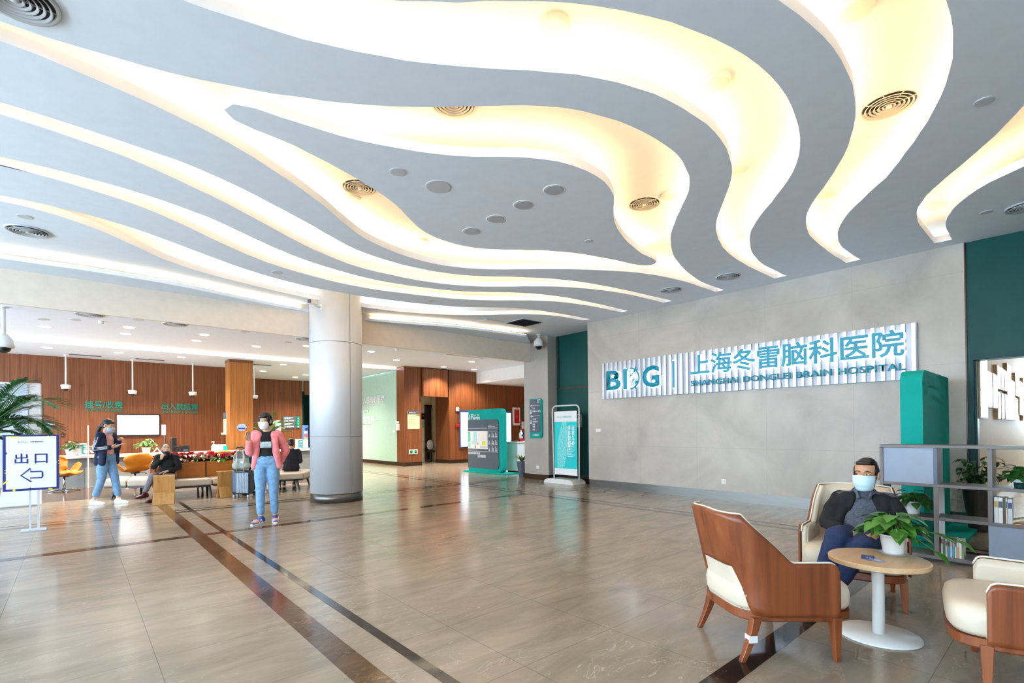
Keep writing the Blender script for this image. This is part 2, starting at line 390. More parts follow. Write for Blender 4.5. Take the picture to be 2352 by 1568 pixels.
struct(MB().bx(a.x + .12, b_.x - .08, 18.285, 18.3, 0, c_.z - .1).build('doorway_dark', M['dark'], d1))  # dark sheet: shade beyond the open doorway put into its colour
wall('wall_lobby', M['wood_wall'], (11.22, 15.5, 16.6, 16.75, .14, 3.74)); wall('wall_lobby_return', M['wood_wall'], (11.22, 11.32, 16.75, 17.6, .14, 3.74)); wall('baseboard_lobby', M['bronze'], (11.21, 15.5, 16.59, 16.75, 0, .14), (11.21, 11.33, 16.75, 17.61, 0, .14))
wall('wall_lobby_side', M['wood_wall'], (15.4, 15.5, 7.5, 16.6, 0, 3.74), (9.9, 15.5, 7.4, 7.5, 0, 3.74))
wall('trim_bulkhead', M['white'], (12.6, 15.4, 10.1, 16.6, 3.26, 3.74))
# ceilings of the reception: the far one hangs lower and hides a warm strip on its top edge
wall('ceiling_reception', M['ceil'], (-7.0, 15.5, 9.85, 17.7, 3.74, 3.8))
wall('ceiling_counter', M['ceil'], (-7.0, 9.2, 17.1, 26, 3.62, 3.645))
wall('ceiling_lobby', M['ceil'], (9.2, 15.5, 17.7, 18.4, 3.74, 3.8))
# fascia beam between hall and reception
FYY = 9.79
wall('wall_fascia', M['fascia'], (-7.0, 9.27, FYY, FYY + .06, 3.155, ZC))
# solid wall behind the camera, glass front far to the left
wall('wall_rear', M['plaster'], (-7.0, 9.6, -4.1, -4, 0, ZC), (9.6, 9.7, -4.1, -2.5, 0, ZC))
mu = MB()
for k in range(13): mu.bx(-7.0, -6.9, -4 + k * 2.1, -3.92 + k * 2.1, 0, ZC)
mu.bx(-7.0, -6.9, -4, 21, 2.6, 2.7); mu.bx(-7.0, -6.9, -4, 21, 0, .08)
struct(mu.build('window_1', M['slate']))
wall('wall_corridor_side', M['beige'], (9.1, 20.6, -2.6, -2.5, 0, 4.2))  # unseen wall added to keep sky light from flooding the corridor

# ---- the main ceiling: a slab cut by flowing slots, a cove ceiling above it and warm strips on the slab
SL = {}
SL["s1n"]="0.2,2.93 0.36,2.9 0.52,2.87 0.68,2.84 0.83,2.8 0.98,2.75 1.13,2.68 1.27,2.6 1.4,2.51 1.52,2.41 1.65,2.31 1.76,2.2 1.88,2.1 2.01,1.99 2.13,1.9 2.27,1.81 2.41,1.73 2.55,1.66 2.7,1.59 2.85,1.54 3,1.49 3.16,1.45 3.31,1.42 3.47,1.4 3.63,1.39 3.79,1.39 3.95,1.4 4.11,1.42 4.27,1.45 4.42,1.48 4.6,1.53 4.75,1.58 4.9,1.64 5.04,1.71 5.18,1.79 5.31,1.88 5.44,1.98 5.56,2.08 5.69,2.18 5.81,2.29 5.93,2.39 6.06,2.49 6.19,2.58 6.32,2.67 6.46,2.74 6.61,2.81 6.76,2.87 6.91,2.93 7.06,2.98 7.21,3.02 7.37,3.05 7.53,3.08 7.69,3.1 7.85,3.11 8.01,3.11 8.17,3.11 8.33,3.11 8.49,3.11 8.65,3.1"
SL["s1f"]="8.65,3.29 8.49,3.29 8.33,3.29 8.17,3.29 8.01,3.29 7.85,3.29 7.69,3.29 7.53,3.28 7.37,3.27 7.21,3.26 7.05,3.24 6.9,3.22 6.74,3.19 6.58,3.16 6.43,3.11 6.26,3.06 6.11,3 5.96,2.94 5.82,2.87 5.68,2.79 5.54,2.7 5.41,2.61 5.28,2.52 5.15,2.43 5.02,2.34 4.88,2.25 4.74,2.17 4.6,2.11 4.45,2.06 4.29,2.01 4.13,1.98 3.98,1.96 3.82,1.95 3.66,1.96 3.5,1.97 3.34,1.99 3.18,2.02 3.03,2.07 2.88,2.12 2.73,2.19 2.59,2.26 2.46,2.35 2.32,2.44 2.18,2.55 2.05,2.64 1.92,2.73 1.78,2.82 1.65,2.9 1.5,2.97 1.36,3.04 1.21,3.1 1.06,3.16 0.91,3.2 0.75,3.24 0.6,3.28 0.44,3.31 0.28,3.33 0.12,3.34"
SL["s2n"]="2.07,0.99 2.21,0.92 2.36,0.85 2.5,0.78 2.65,0.72 2.8,0.66 2.95,0.61 3.11,0.57 3.26,0.54 3.42,0.51 3.58,0.49 3.74,0.48 3.92,0.48 4.08,0.49 4.23,0.51 4.39,0.53 4.55,0.57 4.7,0.61 4.85,0.66 5,0.72 5.15,0.78 5.29,0.85 5.44,0.92 5.58,1 5.72,1.07 5.86,1.15 6,1.23 6.12,1.33 6.25,1.43 6.38,1.52 6.51,1.62 6.64,1.71 6.78,1.79 6.94,1.87 7.08,1.93 7.23,1.99 7.39,2.03 7.54,2.07 7.7,2.09 7.86,2.11 8.02,2.11 8.18,2.11 8.34,2.11 8.5,2.1 8.66,2.09"
SL["s2f"]="8.67,2.28 8.51,2.28 8.35,2.28 8.19,2.29 8.03,2.29 7.87,2.29 7.71,2.28 7.55,2.28 7.39,2.27 7.23,2.26 7.07,2.25 6.91,2.22 6.78,2.19 6.62,2.15 6.47,2.1 6.32,2.04 6.18,1.97 6.04,1.89 5.9,1.8 5.77,1.71 5.64,1.63 5.5,1.54 5.36,1.46 5.22,1.38 5.08,1.31 4.93,1.25 4.78,1.19 4.63,1.14 4.48,1.1 4.32,1.07 4.16,1.04 4,1.03 3.84,1.02 3.68,1.02 3.52,1.03 3.36,1.05 3.22,1.07 3.07,1.1 2.91,1.13 2.75,1.17 2.6,1.22 2.45,1.28 2.3,1.34 2.16,1.4 2.01,1.47 1.87,1.55 1.73,1.63 1.59,1.71"
SL["s3n"]="-0.6,4.18 -0.44,4.18 -0.28,4.17 -0.12,4.16 0.04,4.13 0.19,4.1 0.35,4.07 0.51,4.03 0.66,3.98 0.81,3.92 0.96,3.86 1.1,3.8 1.24,3.72 1.39,3.65 1.52,3.57 1.66,3.48 1.79,3.39 1.93,3.28 2.05,3.18 2.17,3.07 2.29,2.96 2.41,2.85 2.53,2.74 2.65,2.65 2.79,2.56 2.93,2.49 3.08,2.44 3.23,2.39 3.39,2.36 3.55,2.34 3.71,2.33 3.87,2.33 4.03,2.34 4.18,2.37 4.33,2.42 4.48,2.47 4.63,2.55 4.76,2.63 4.88,2.73 5,2.84 5.12,2.94 5.24,3.05 5.37,3.15 5.49,3.25 5.62,3.35 5.75,3.44 5.89,3.52 6.03,3.6 6.19,3.68 6.33,3.75 6.48,3.81 6.63,3.86 6.78,3.91 6.94,3.96 7.09,4 7.25,4.04 7.4,4.07 7.56,4.1 7.72,4.13 7.88,4.15 8.04,4.16 8.2,4.16 8.36,4.16 8.52,4.15 8.68,4.14"
SL["s3f"]="8.66,4.3 8.5,4.3 8.34,4.3 8.18,4.31 8.02,4.31 7.86,4.31 7.7,4.32 7.54,4.34 7.38,4.36 7.24,4.38 7.09,4.41 6.93,4.45 6.78,4.5 6.63,4.55 6.48,4.62 6.34,4.7 6.2,4.78 6.07,4.86 5.93,4.95 5.8,5.04 5.67,5.13 5.55,5.23 5.42,5.33 5.3,5.43 5.18,5.54 5.07,5.63 4.95,5.74 4.83,5.84 4.7,5.93 4.56,6.01 4.42,6.09 4.27,6.14 4.12,6.19 3.96,6.21 3.8,6.22 3.64,6.21 3.48,6.19 3.33,6.16 3.17,6.11 3.02,6.06 2.87,6 2.75,5.94 2.62,5.85 2.49,5.75 2.37,5.65 2.24,5.55 2.12,5.44 2,5.34 1.87,5.25 1.74,5.15 1.61,5.06 1.47,4.98 1.34,4.9 1.2,4.81 1.06,4.74 0.91,4.67 0.76,4.61 0.63,4.57 0.48,4.52 0.32,4.48 0.17,4.45 0.01,4.42 -0.15,4.39 -0.31,4.38 -0.47,4.38 -0.63,4.38"
SL["isl"]="0.85,4.24 0.89,4.12 1.02,4.07 1.18,4.06 1.34,4.04 1.5,4.02 1.65,4 1.81,3.96 1.96,3.91 2.11,3.85 2.26,3.79 2.4,3.72 2.54,3.64 2.67,3.55 2.78,3.46 2.9,3.36 3.03,3.26 3.17,3.18 3.31,3.11 3.47,3.07 3.63,3.05 3.79,3.05 3.94,3.07 4.09,3.12 4.24,3.19 4.37,3.28 4.49,3.38 4.62,3.48 4.75,3.57 4.89,3.65 5.03,3.72 5.18,3.78 5.33,3.84 5.48,3.89 5.64,3.93 5.79,3.97 5.95,4.01 6.11,4.02 6.27,4.03 6.41,4.06 6.49,4.15 6.46,4.26 6.33,4.33 6.17,4.37 6.02,4.39 5.86,4.42 5.7,4.46 5.55,4.5 5.39,4.54 5.24,4.59 5.1,4.65 4.95,4.73 4.81,4.8 4.68,4.89 4.55,4.99 4.43,5.09 4.3,5.18 4.16,5.27 4.02,5.33 3.86,5.37 3.7,5.38 3.54,5.37 3.39,5.34 3.24,5.29 3.1,5.21 2.97,5.12 2.84,5.02 2.73,4.93 2.6,4.84 2.46,4.76 2.32,4.69 2.17,4.63 2.02,4.57 1.87,4.52 1.72,4.47 1.56,4.43 1.41,4.39 1.25,4.37 1.09,4.36 0.94,4.33"
SL["s4n"]="-0.75,5.21 -0.59,5.2 -0.43,5.2 -0.27,5.2 -0.11,5.21 0.05,5.22 0.21,5.24 0.37,5.26 0.53,5.28 0.69,5.3 0.84,5.34 1.01,5.4 1.16,5.46 1.31,5.53 1.45,5.6 1.59,5.68 1.73,5.75 1.87,5.83 2.01,5.91 2.15,5.99 2.28,6.08 2.42,6.16 2.55,6.24 2.69,6.32 2.84,6.39 2.99,6.44 3.15,6.48 3.3,6.51 3.46,6.53 3.62,6.55 3.78,6.55 3.96,6.54 4.12,6.53 4.27,6.49 4.43,6.45 4.58,6.4 4.72,6.33 4.86,6.25 4.99,6.16 5.12,6.06 5.25,5.97 5.39,5.88 5.52,5.8 5.66,5.72 5.8,5.64 5.95,5.58 6.1,5.52 6.25,5.47 6.4,5.43 6.56,5.39 6.72,5.36 6.87,5.33 7.05,5.3 7.21,5.28 7.37,5.26 7.53,5.24 7.69,5.23 7.85,5.21 8.01,5.2 8.17,5.18 8.33,5.17 8.49,5.15 8.64,5.14"
SL["s4f"]="8.62,5.33 8.46,5.33 8.3,5.34 8.14,5.35 7.99,5.36 7.83,5.37 7.67,5.39 7.51,5.41 7.35,5.44 7.19,5.48 7.04,5.52 6.89,5.57 6.74,5.62 6.59,5.69 6.45,5.75 6.31,5.83 6.17,5.91 6.02,6.02 5.9,6.12 5.77,6.22 5.66,6.33 5.54,6.44 5.42,6.54 5.29,6.64 5.16,6.73 5.02,6.81 4.88,6.88 4.73,6.94 4.58,6.99 4.42,7.03 4.27,7.06 4.11,7.08 3.95,7.09 3.79,7.09 3.63,7.09 3.47,7.09 3.31,7.08 3.15,7.05 3,7.01 2.85,6.95 2.7,6.89 2.56,6.82 2.41,6.75 2.27,6.67 2.14,6.59 2,6.5 1.87,6.41 1.74,6.32 1.59,6.22 1.46,6.13 1.32,6.04 1.19,5.95 1.05,5.87 0.91,5.8 0.77,5.72 0.63,5.65 0.48,5.58 0.34,5.52 0.18,5.48 0.02,5.45 -0.13,5.42 -0.29,5.4 -0.45,5.39 -0.61,5.39 -0.77,5.38"
SL["s5n"]="-0.9,6.27 -0.74,6.25 -0.58,6.23 -0.42,6.22 -0.26,6.21 -0.1,6.21 0.06,6.22 0.22,6.23 0.38,6.25 0.53,6.28 0.69,6.32 0.84,6.37 0.99,6.43 1.14,6.49 1.28,6.57 1.41,6.65 1.55,6.74 1.68,6.83 1.82,6.91 1.96,7 2.1,7.07 2.24,7.15 2.39,7.21 2.54,7.27 2.69,7.32 2.84,7.36 3,7.4 3.15,7.43 3.31,7.46 3.47,7.48 3.63,7.49 3.79,7.49 3.97,7.47 4.13,7.45 4.29,7.42 4.44,7.39 4.6,7.35 4.75,7.3 4.9,7.25 5.05,7.19 5.19,7.12 5.33,7.03 5.46,6.94 5.59,6.85 5.72,6.75 5.85,6.66 5.99,6.58 6.13,6.5 6.28,6.44 6.43,6.38 6.58,6.34 6.74,6.3 6.89,6.27 7.05,6.25 7.21,6.23 7.37,6.22 7.53,6.21 7.69,6.2 7.85,6.19 8.01,6.19 8.17,6.18 8.33,6.18 8.49,6.17 8.65,6.17"
SL["s5f"]="8.64,6.33 8.48,6.34 8.32,6.35 8.16,6.36 8,6.37 7.84,6.38 7.68,6.4 7.53,6.43 7.37,6.46 7.21,6.5 7.06,6.54 6.91,6.6 6.77,6.67 6.63,6.75 6.49,6.83 6.37,6.93 6.24,7.03 6.13,7.12 6.01,7.22 5.88,7.32 5.75,7.41 5.61,7.49 5.47,7.57 5.33,7.63 5.18,7.69 5.02,7.74 4.87,7.78 4.72,7.83 4.56,7.87 4.4,7.9 4.25,7.94 4.09,7.97 3.93,8 3.77,8.01 3.61,8.02 3.45,8.02 3.29,8.01 3.14,7.99 2.98,7.96 2.82,7.93 2.66,7.89 2.51,7.85 2.36,7.8 2.21,7.74 2.06,7.68 1.92,7.6 1.78,7.52 1.65,7.43 1.52,7.34 1.41,7.26 1.28,7.16 1.15,7.06 1.03,6.96 0.9,6.87 0.77,6.78 0.63,6.69 0.49,6.62 0.34,6.56 0.19,6.52 0.03,6.48 -0.12,6.44 -0.28,6.43 -0.44,6.41 -0.6,6.41 -0.76,6.42 -0.92,6.43"
SL["s6n"]="-1.04,7.25 -0.88,7.24 -0.72,7.23 -0.56,7.23 -0.4,7.22 -0.24,7.22 -0.08,7.24 0.08,7.26 0.23,7.3 0.38,7.35 0.53,7.41 0.68,7.48 0.81,7.56 0.95,7.64 1.09,7.73 1.22,7.81 1.36,7.9 1.5,7.98 1.63,8.06 1.77,8.14 1.91,8.21 2.06,8.28 2.21,8.34 2.36,8.4 2.51,8.44 2.67,8.48 2.82,8.52 2.98,8.55 3.14,8.56 3.3,8.56 3.46,8.56 3.62,8.56 3.78,8.56 3.96,8.55 4.12,8.53 4.28,8.51 4.44,8.48 4.59,8.45 4.75,8.42 4.91,8.38 5.06,8.34 5.22,8.29 5.37,8.24 5.51,8.18 5.66,8.12 5.8,8.04 5.94,7.96 6.07,7.87 6.2,7.78 6.33,7.68 6.46,7.59 6.6,7.51 6.74,7.44 6.89,7.38 7.05,7.34 7.21,7.31 7.36,7.28 7.52,7.26 7.68,7.24 7.84,7.22 8,7.21 8.16,7.2 8.32,7.19 8.48,7.19 8.64,7.18"
SL["s6f"]="8.62,7.36 8.46,7.37 8.3,7.38 8.14,7.39 7.98,7.4 7.83,7.43 7.67,7.47 7.52,7.53 7.38,7.6 7.25,7.69 7.12,7.79 7,7.89 6.9,7.99 6.79,8.1 6.68,8.22 6.56,8.33 6.44,8.44 6.32,8.54 6.19,8.64 6.06,8.73 5.93,8.81 5.79,8.89 5.64,8.96 5.5,9.03 5.35,9.09 5.2,9.14 5.05,9.19 4.89,9.23 4.73,9.25 4.57,9.27 4.42,9.29 4.26,9.3 4.1,9.3 3.94,9.31 3.8,9.31 3.64,9.31 3.48,9.3 3.32,9.29 3.16,9.28 3,9.25 2.84,9.23 2.68,9.19 2.53,9.15 2.38,9.1 2.22,9.05 2.07,9.01 1.92,8.96 1.76,8.91 1.62,8.86 1.47,8.79 1.33,8.72 1.19,8.64 1.06,8.55 0.93,8.45 0.82,8.34 0.71,8.22 0.6,8.1 0.5,8 0.39,7.89 0.27,7.78 0.15,7.68 0.02,7.59 -0.12,7.51 -0.27,7.45 -0.42,7.42 -0.58,7.41 -0.74,7.4 -0.9,7.4 -1.06,7.4"
SL["s8n"]="4.08,-0.2 4.23,-0.17 4.39,-0.14 4.55,-0.1 4.7,-0.05 4.85,0 5,0.06 5.15,0.12 5.28,0.18 5.42,0.24 5.57,0.31 5.71,0.38 5.85,0.45 5.99,0.54 6.12,0.62 6.26,0.71 6.39,0.8 6.53,0.89 6.66,0.97 6.8,1.05 6.95,1.11 7.1,1.17 7.25,1.21 7.41,1.23 7.55,1.25 7.71,1.26 7.87,1.26 8.03,1.26 8.19,1.26 8.35,1.26 8.51,1.26 8.67,1.26"
SL["s8f"]="8.67,1.08 8.51,1.08 8.35,1.07 8.19,1.07 8.05,1.06 7.89,1.04 7.74,1.01 7.58,0.96 7.43,0.91 7.29,0.84 7.17,0.77 7.04,0.68 6.92,0.57 6.83,0.44 6.74,0.31 6.63,0.2 6.5,0.1 6.38,0.02 6.24,-0.05 6.1,-0.13 5.96,-0.19 5.81,-0.26 5.66,-0.31 5.52,-0.35 5.37,-0.39 5.21,-0.43 5.06,-0.47"
SL["lip"]="-1.36,9.49 -1.2,9.5 -1.04,9.51 -0.88,9.51 -0.72,9.5 -0.56,9.5 -0.4,9.49 -0.24,9.48 -0.08,9.46 0.08,9.45 0.24,9.45 0.4,9.45 0.56,9.46 0.72,9.47 0.88,9.48 1.04,9.49 1.19,9.52 1.33,9.54 1.49,9.58 1.64,9.62 1.8,9.66 1.95,9.7 2.11,9.75 2.26,9.79 2.42,9.83 2.57,9.87 2.73,9.91 2.88,9.94 3.04,9.97 3.2,9.99 3.36,10.02 3.52,10.04 3.68,10.06 3.83,10.08 3.99,10.09 4.15,10.09 4.31,10.09 4.47,10.07 4.63,10.05 4.79,10.01 4.94,9.97 5.1,9.92 5.25,9.88 5.4,9.83 5.55,9.78 5.7,9.73 5.86,9.68 6.01,9.63 6.15,9.6 6.3,9.56 6.46,9.52 6.61,9.49 6.77,9.46 6.93,9.43 7.09,9.41 7.25,9.39 7.41,9.37 7.57,9.36 7.73,9.35 7.89,9.34 8.05,9.33 8.21,9.32 8.37,9.31 8.53,9.31 8.69,9.3"
SL = {k: [V(tuple(float(q) for q in p.split(','))) for p in s.split()] for k, s in SL.items()}
def ext(p):      # carry an open end straight on to the left wall
    d = (p[0] - p[1]).normalized(); t = (p[0].x + 3.7) / -d.x
    return p[0] + d * t
def slot(a, b, left):
    A, B = list(SL[a]), list(SL[b])
    if left:
        dA = (A[0] - A[4]).normalized(); A.insert(0, A[0] + dA * ((A[0].x + 3.7) / -dA.x))
        dB = (B[-1] - B[-5]).normalized(); B.append(B[-1] + dB * ((B[-1].x + 3.7) / -dB.x))
    return A, B
SLOT = [slot('s1n', 's1f', 0), slot('s2n', 's2f', 0), slot('s3n', 's3f', 1), slot('s4n', 's4f', 1), slot('s5n', 's5f', 1), slot('s6n', 's6f', 1), slot('s8n', 's8f', 0)]
def slab(name, outlines, m, z0, th):
    cu = bpy.data.curves.new(name, 'CURVE'); cu.dimensions = '2D'; cu.fill_mode = 'BOTH'; cu.extrude = th / 2
    for pts in outlines:
        s = cu.splines.new('POLY'); s.points.add(len(pts) - 1); s.use_cyclic_u = True
        for q, p in zip(s.points, pts): q.co = (p[0], p[1], 0, 1)
    t = bpy.data.objects.new(name, cu); C.objects.link(t); dg = bpy.context.evaluated_depsgraph_get(); dg.update()
    me = bpy.data.meshes.new_from_object(t.evaluated_get(dg)); bpy.data.objects.remove(t)
    me.transform(Matrix.Translation((0, 0, z0 + th / 2)))
    return linkmesh(name, me, m)
outer = [(-7.0, -4), (9.6, -4), (9.6, FYY + .05), (-7.0, FYY + .05)]
ceil = struct(slab('ceiling', [outer] + [A + B for A, B in SLOT] + [SL['isl']], M['ceil'], ZC, .086))
wall('ceiling_cove', M['ceil_up'], (-7.0, 9.6, -4, FYY + .3, 4.10, 4.16))
lip = [V((p.x, p.y)) * (2.29 / 2.35) for p in SL['lip']]
d = (lip[0] - lip[4]).normalized(); lip.insert(0, lip[0] + d * ((lip[0].x + 4.5) / -d.x)); lip.append(V((9.27, FYY - .02)))
struct(slab('ceiling_fascia_soffit', [lip + [V((9.27, FYY + .02)), V((-7.0, FYY + .02))]], M['ceil'], 3.64, .055))
def offset(pts, dist):
    out = []
    for i, p in enumerate(pts):
        a, b = pts[max(0, i - 1)], pts[min(len(pts) - 1, i + 1)]; d = (b - a).normalized(); out.append(p + V((-d.y, d.x)) * dist)
    return out
def strip(pts, z, w=.03, m='led'):
    A, B = offset(pts, -w / 2), offset(pts, w / 2); mb = MB()
    mb.grid([[V((p.x, p.y, z)) for p in A], [V((p.x, p.y, z)) for p in B]])
    o = mb.build('light_strip', M[m], ceil, norm=False)
    me = o.data
    if me.polygons[0].normal.z < 0: me.flip_normals()
    o.modifiers.new('t', 'SOLIDIFY').thickness = .004
    o['kind'] = 'structure'
for A, B in SLOT:
    P = A + B; ar = sum(P[i].x * P[(i + 1) % len(P)].y - P[(i + 1) % len(P)].x * P[i].y for i in range(len(P)))
    s = -1 if ar > 0 else 1
    for E_ in (A, B): strip(offset(E_[1:-1], s * .11), ZC + .1)
I = SL['isl']; ar = sum(I[i].x * I[(i + 1) % len(I)].y - I[(i + 1) % len(I)].x * I[i].y for i in range(len(I)))
strip(offset(I + [I[0]], (1 if ar > 0 else -1) * .11), ZC + .1)
strip(offset(lip[1:-1], .04 if lip[5].x > lip[4].x else -.04), 3.705, .02, 'led2')
strip([V((-5, 17.15)), V((9.1, 17.15))], 3.65, .03, 'led2')
# ---------------------------------------------------------------- pillar
pc = V((3.83, 9.56, 0)); pr = .485
pil = struct(MB().cyl(pc + V((0, 0, .17)), pc + V((0, 0, 4.09)), pr, n=72).build('pillar', M['alu'], smooth=False))
for p in pil.data.polygons: p.use_smooth = abs(p.normal.z) < .5
struct(MB().cyl(pc, pc + V((0, 0, .17)), pr - .004, n=72).build('baseboard_pillar', M['steel'], pil)).data.shade_smooth()
mb = MB()
for z in (1.24, 3.02): mb.lathe([(pr - .002, z - .006), (pr + .0015, z - .005), (pr + .0015, z + .005), (pr - .002, z + .006)], pc, 72)
am = math.atan2(-.92, -.38)
for k in (-.55, 1.5): 
    q = pc + V((math.cos(am - k), math.sin(am - k), 0)) * pr; mb.box(q + V((0, 0, 2.1)), (.008, .008, 3.85))
struct(mb.build('trim_pillar', mat('cladding joint', (120, 124, 130), .5), pil))
t = thing('security_camera', 'white box security camera on a bracket high on the silver round column', 'camera', at(735, 690, Y=9.2))
p0 = at(741, 704, Y=9.25); p1 = at(718, 693, Y=9.05)
dr = V((-.75, -.6, -.1)).normalized()
MB().box(p1, (.2, .085, .085), rot=dr.to_track_quat('X', 'Z').to_matrix().to_4x4(), bev=.01).build('housing', M['gwhite'], t, world=True)
MB().box(p1 + dr * .1, (.006, .07, .065), rot=dr.to_track_quat('X', 'Z').to_matrix().to_4x4()).build('lens_glass', M['black'], t, world=True)
MB().tube([p1 + V((.05, .05, -.03)), (p0 + p1) / 2 + V((0, .05, -.03)), p0 + V((0, .06, 0))], .018).cyl(p0 + V((0, .03, -.05)), p0 + V((0, .03, .05)), .03).build('bracket', M['gwhite'], t, world=True)

# ---------------------------------------------------------------- ceiling fixtures
def vent_mesh(r, n=5):
    fr = MB().lathe([(r * .86, -.002), (r * .88, -.012), (r * .97, -.016), (r, 0), (r * .86, .0)], n=48)
    rg = MB()
    for k in range(n):
        a = r * (.16 + .145 * k); rg.lathe([(a, -.014), (a + r * .055, -.026), (a + r * .07, -.022), (a + r * .015, -.01), (a, -.014)], n=44)
    rg.lathe([(0, -.026), (r * .1, -.026), (r * .11, 0), (0, 0)], n=24)
    for k in range(8):
        c, s = math.cos(k * PI4), math.sin(k * PI4); rg.box((c * r * .45, s * r * .45, -.006), (r * .84, .006, .012), rz=k * PI4)
    return fr, rg
PI4 = math.pi / 4
def vent(r, z, label, x, y, m, group=None):
    t = thing('ceiling_vent', label, 'vent', (x, y, z), 0, group); fr, rg = vent_mesh(r)
    fr.build('frame', m, t, smooth=True); rg.build('diffuser_rings', m, t, smooth=True)
    MB().cyl((0, 0, -.003), (0, 0, -.001), r * .87, n=40).build('throat', M['dark'], t)  # flat disc, the shade of the vent recess put into its colour
    return t
VW = mat('cream vent enamel', (226, 214, 190), .4, var=.01); VG = mat('grey vent enamel', (196, 200, 206), .4, var=.01)
vent(.205, 4.1, 'cream round vent half hidden behind the ceiling edge at top centre', 2.40, 3.44, VW)
vent(.205, 4.1, 'cream round vent in the cove left of the leaf shaped ceiling island', 2.42, 5.33, VW)
vent(.20, 4.1, 'cream round vent in the glowing cove at the right end of the ceiling island', 5.25, 3.49, VW)
vent(.215, 4.1, 'largest cream round vent in the wide cove at top right of the ceiling', 5.25, 1.05, VW)
vent(.21, ZC, 'grey round vent in the flat ceiling above the exit board', -.42, 8.29, VG)
vent(.19, ZC, 'grey round vent close above the stone wall, nearer the green recess', 7.92, 4.74, VG)
vent(.19, ZC, 'grey round vent close above the stone wall, nearer the big lettering', 7.93, 3.72, VG)
vent(.19, ZC, 'grey round vent cut by the right edge of the picture under the ceiling', 8.0, .36, VG)
vent(.2, ZC, 'grey round vent cut by the top left corner of the picture', -.25, 3.88, VG)
for x, y, lb in ((.22, 13.14, 'grey round vent left along the beam over the reception'), (1.66, 13.16, 'middle grey round vent along the beam over the reception'), (4.48, 13.2, 'grey round vent along the beam just left of the silver column')):
    vent(.24, 3.74, lb, x, y, VG)
def disc(name, r, z, x, y, label, cat, m, h=.02, rim=None, group=None):
    t = thing(name, label, cat, (x, y, z), 0, group)
    MB().lathe([(0, -h), (r * .9, -h), (r, -h * .5), (r, 0), (0, 0)], n=36).build('cover', m, t, smooth=False)
    if rim: MB().lathe([(r, -.002), (r * 1.02, -h * .6), (r * 1.14, -h * .4), (r * 1.16, 0), (r, 0)], n=36).build('rim', rim, t, smooth=True)
    return t
for x, y, lb in ((2.46, 2.33, 'cream ceiling speaker in the wide cove at top centre'), (3.83, 1.87, 'cream ceiling speaker where the wide cove bends, right of centre'), (5.28, 2.35, 'cream ceiling speaker in the narrow part of the second cove from the stone wall'),
                 (3.86, .94, 'cream ceiling speaker cut by the top edge at upper right'), (6.66, 1.93, 'cream ceiling disc in the cove left of the rightmost cove'), (2.45, 5.64, 'cream ceiling speaker just below the vent in the left cove'),
                 (5.28, 3.15, 'cream ceiling disc just right of the vent in the cove at the island tip'), (3.8, 6.28, 'cream ceiling disc in the lower cove under the island'), (5.26, 5.58, 'cream ceiling disc at the island edge in the lower cove'), (8.1, 1.16, 'cream ceiling disc in the rightmost cove by the stone wall')):
    disc('ceiling_speaker', .105, 4.1, x, y, lb, 'speaker', VW, .035)
disc('smoke_detector', .05, 4.1, 7.2, 3.2, 'small cream detector in the cove above the stone wall', 'detector', VW, .05)
for x, y, r, lb in ((2.29, 4.21, .075, 'small grey disc on the ceiling island, left of the larger disc'), (2.74, 4.21, .13, 'flat grey access disc on the ceiling island beside the row of downlights'), (-.42, 7.77, .07, 'small grey disc above the round vent at far left'),
                    (5.15, .45, .06, 'small grey disc on the ceiling right of the largest vent'), (7.86, .68, .06, 'small grey disc on the ceiling above the green portal'), (5.02, 4.18, .05, 'small grey disc near the pointed right end of the ceiling island'), (5.04, 8.03, .07, 'small grey disc right of the silver column'), (2.33, 8.08, .08, 'small grey disc left of the silver column top')):
    disc('ceiling_disc', r, ZC, x, y, lb, 'ceiling disc', VG, .007)
LO = [(3.68, 3.51, 'unlit downlight on the ceiling island, nearest the camera of a row of four'), (3.67, 3.96, 'unlit downlight on the ceiling island, second of the row from the camera'), (3.67, 4.43, 'unlit downlight on the ceiling island, third of the row from the camera'), (3.67, 4.9, 'unlit downlight on the ceiling island, furthest of the row of four')]
for x, y, lb in LO: disc('downlight', .1, ZC, x, y, lb, 'downlight', M['lampoff'], .008, M['white'], 'unlit downlights in the island')
def dl_light(t, w):
    ld = bpy.data.lights.new('downlight_lamp', 'SPOT'); ld.energy = w; ld.spot_size = R(125); ld.spot_blend = .7; ld.shadow_soft_size = .08; ld.color = (1, .9, .76)
    lo = bpy.data.objects.new('downlight_lamp', ld); C.objects.link(lo); lo.parent = t; lo.location = (0, 0, -.05)
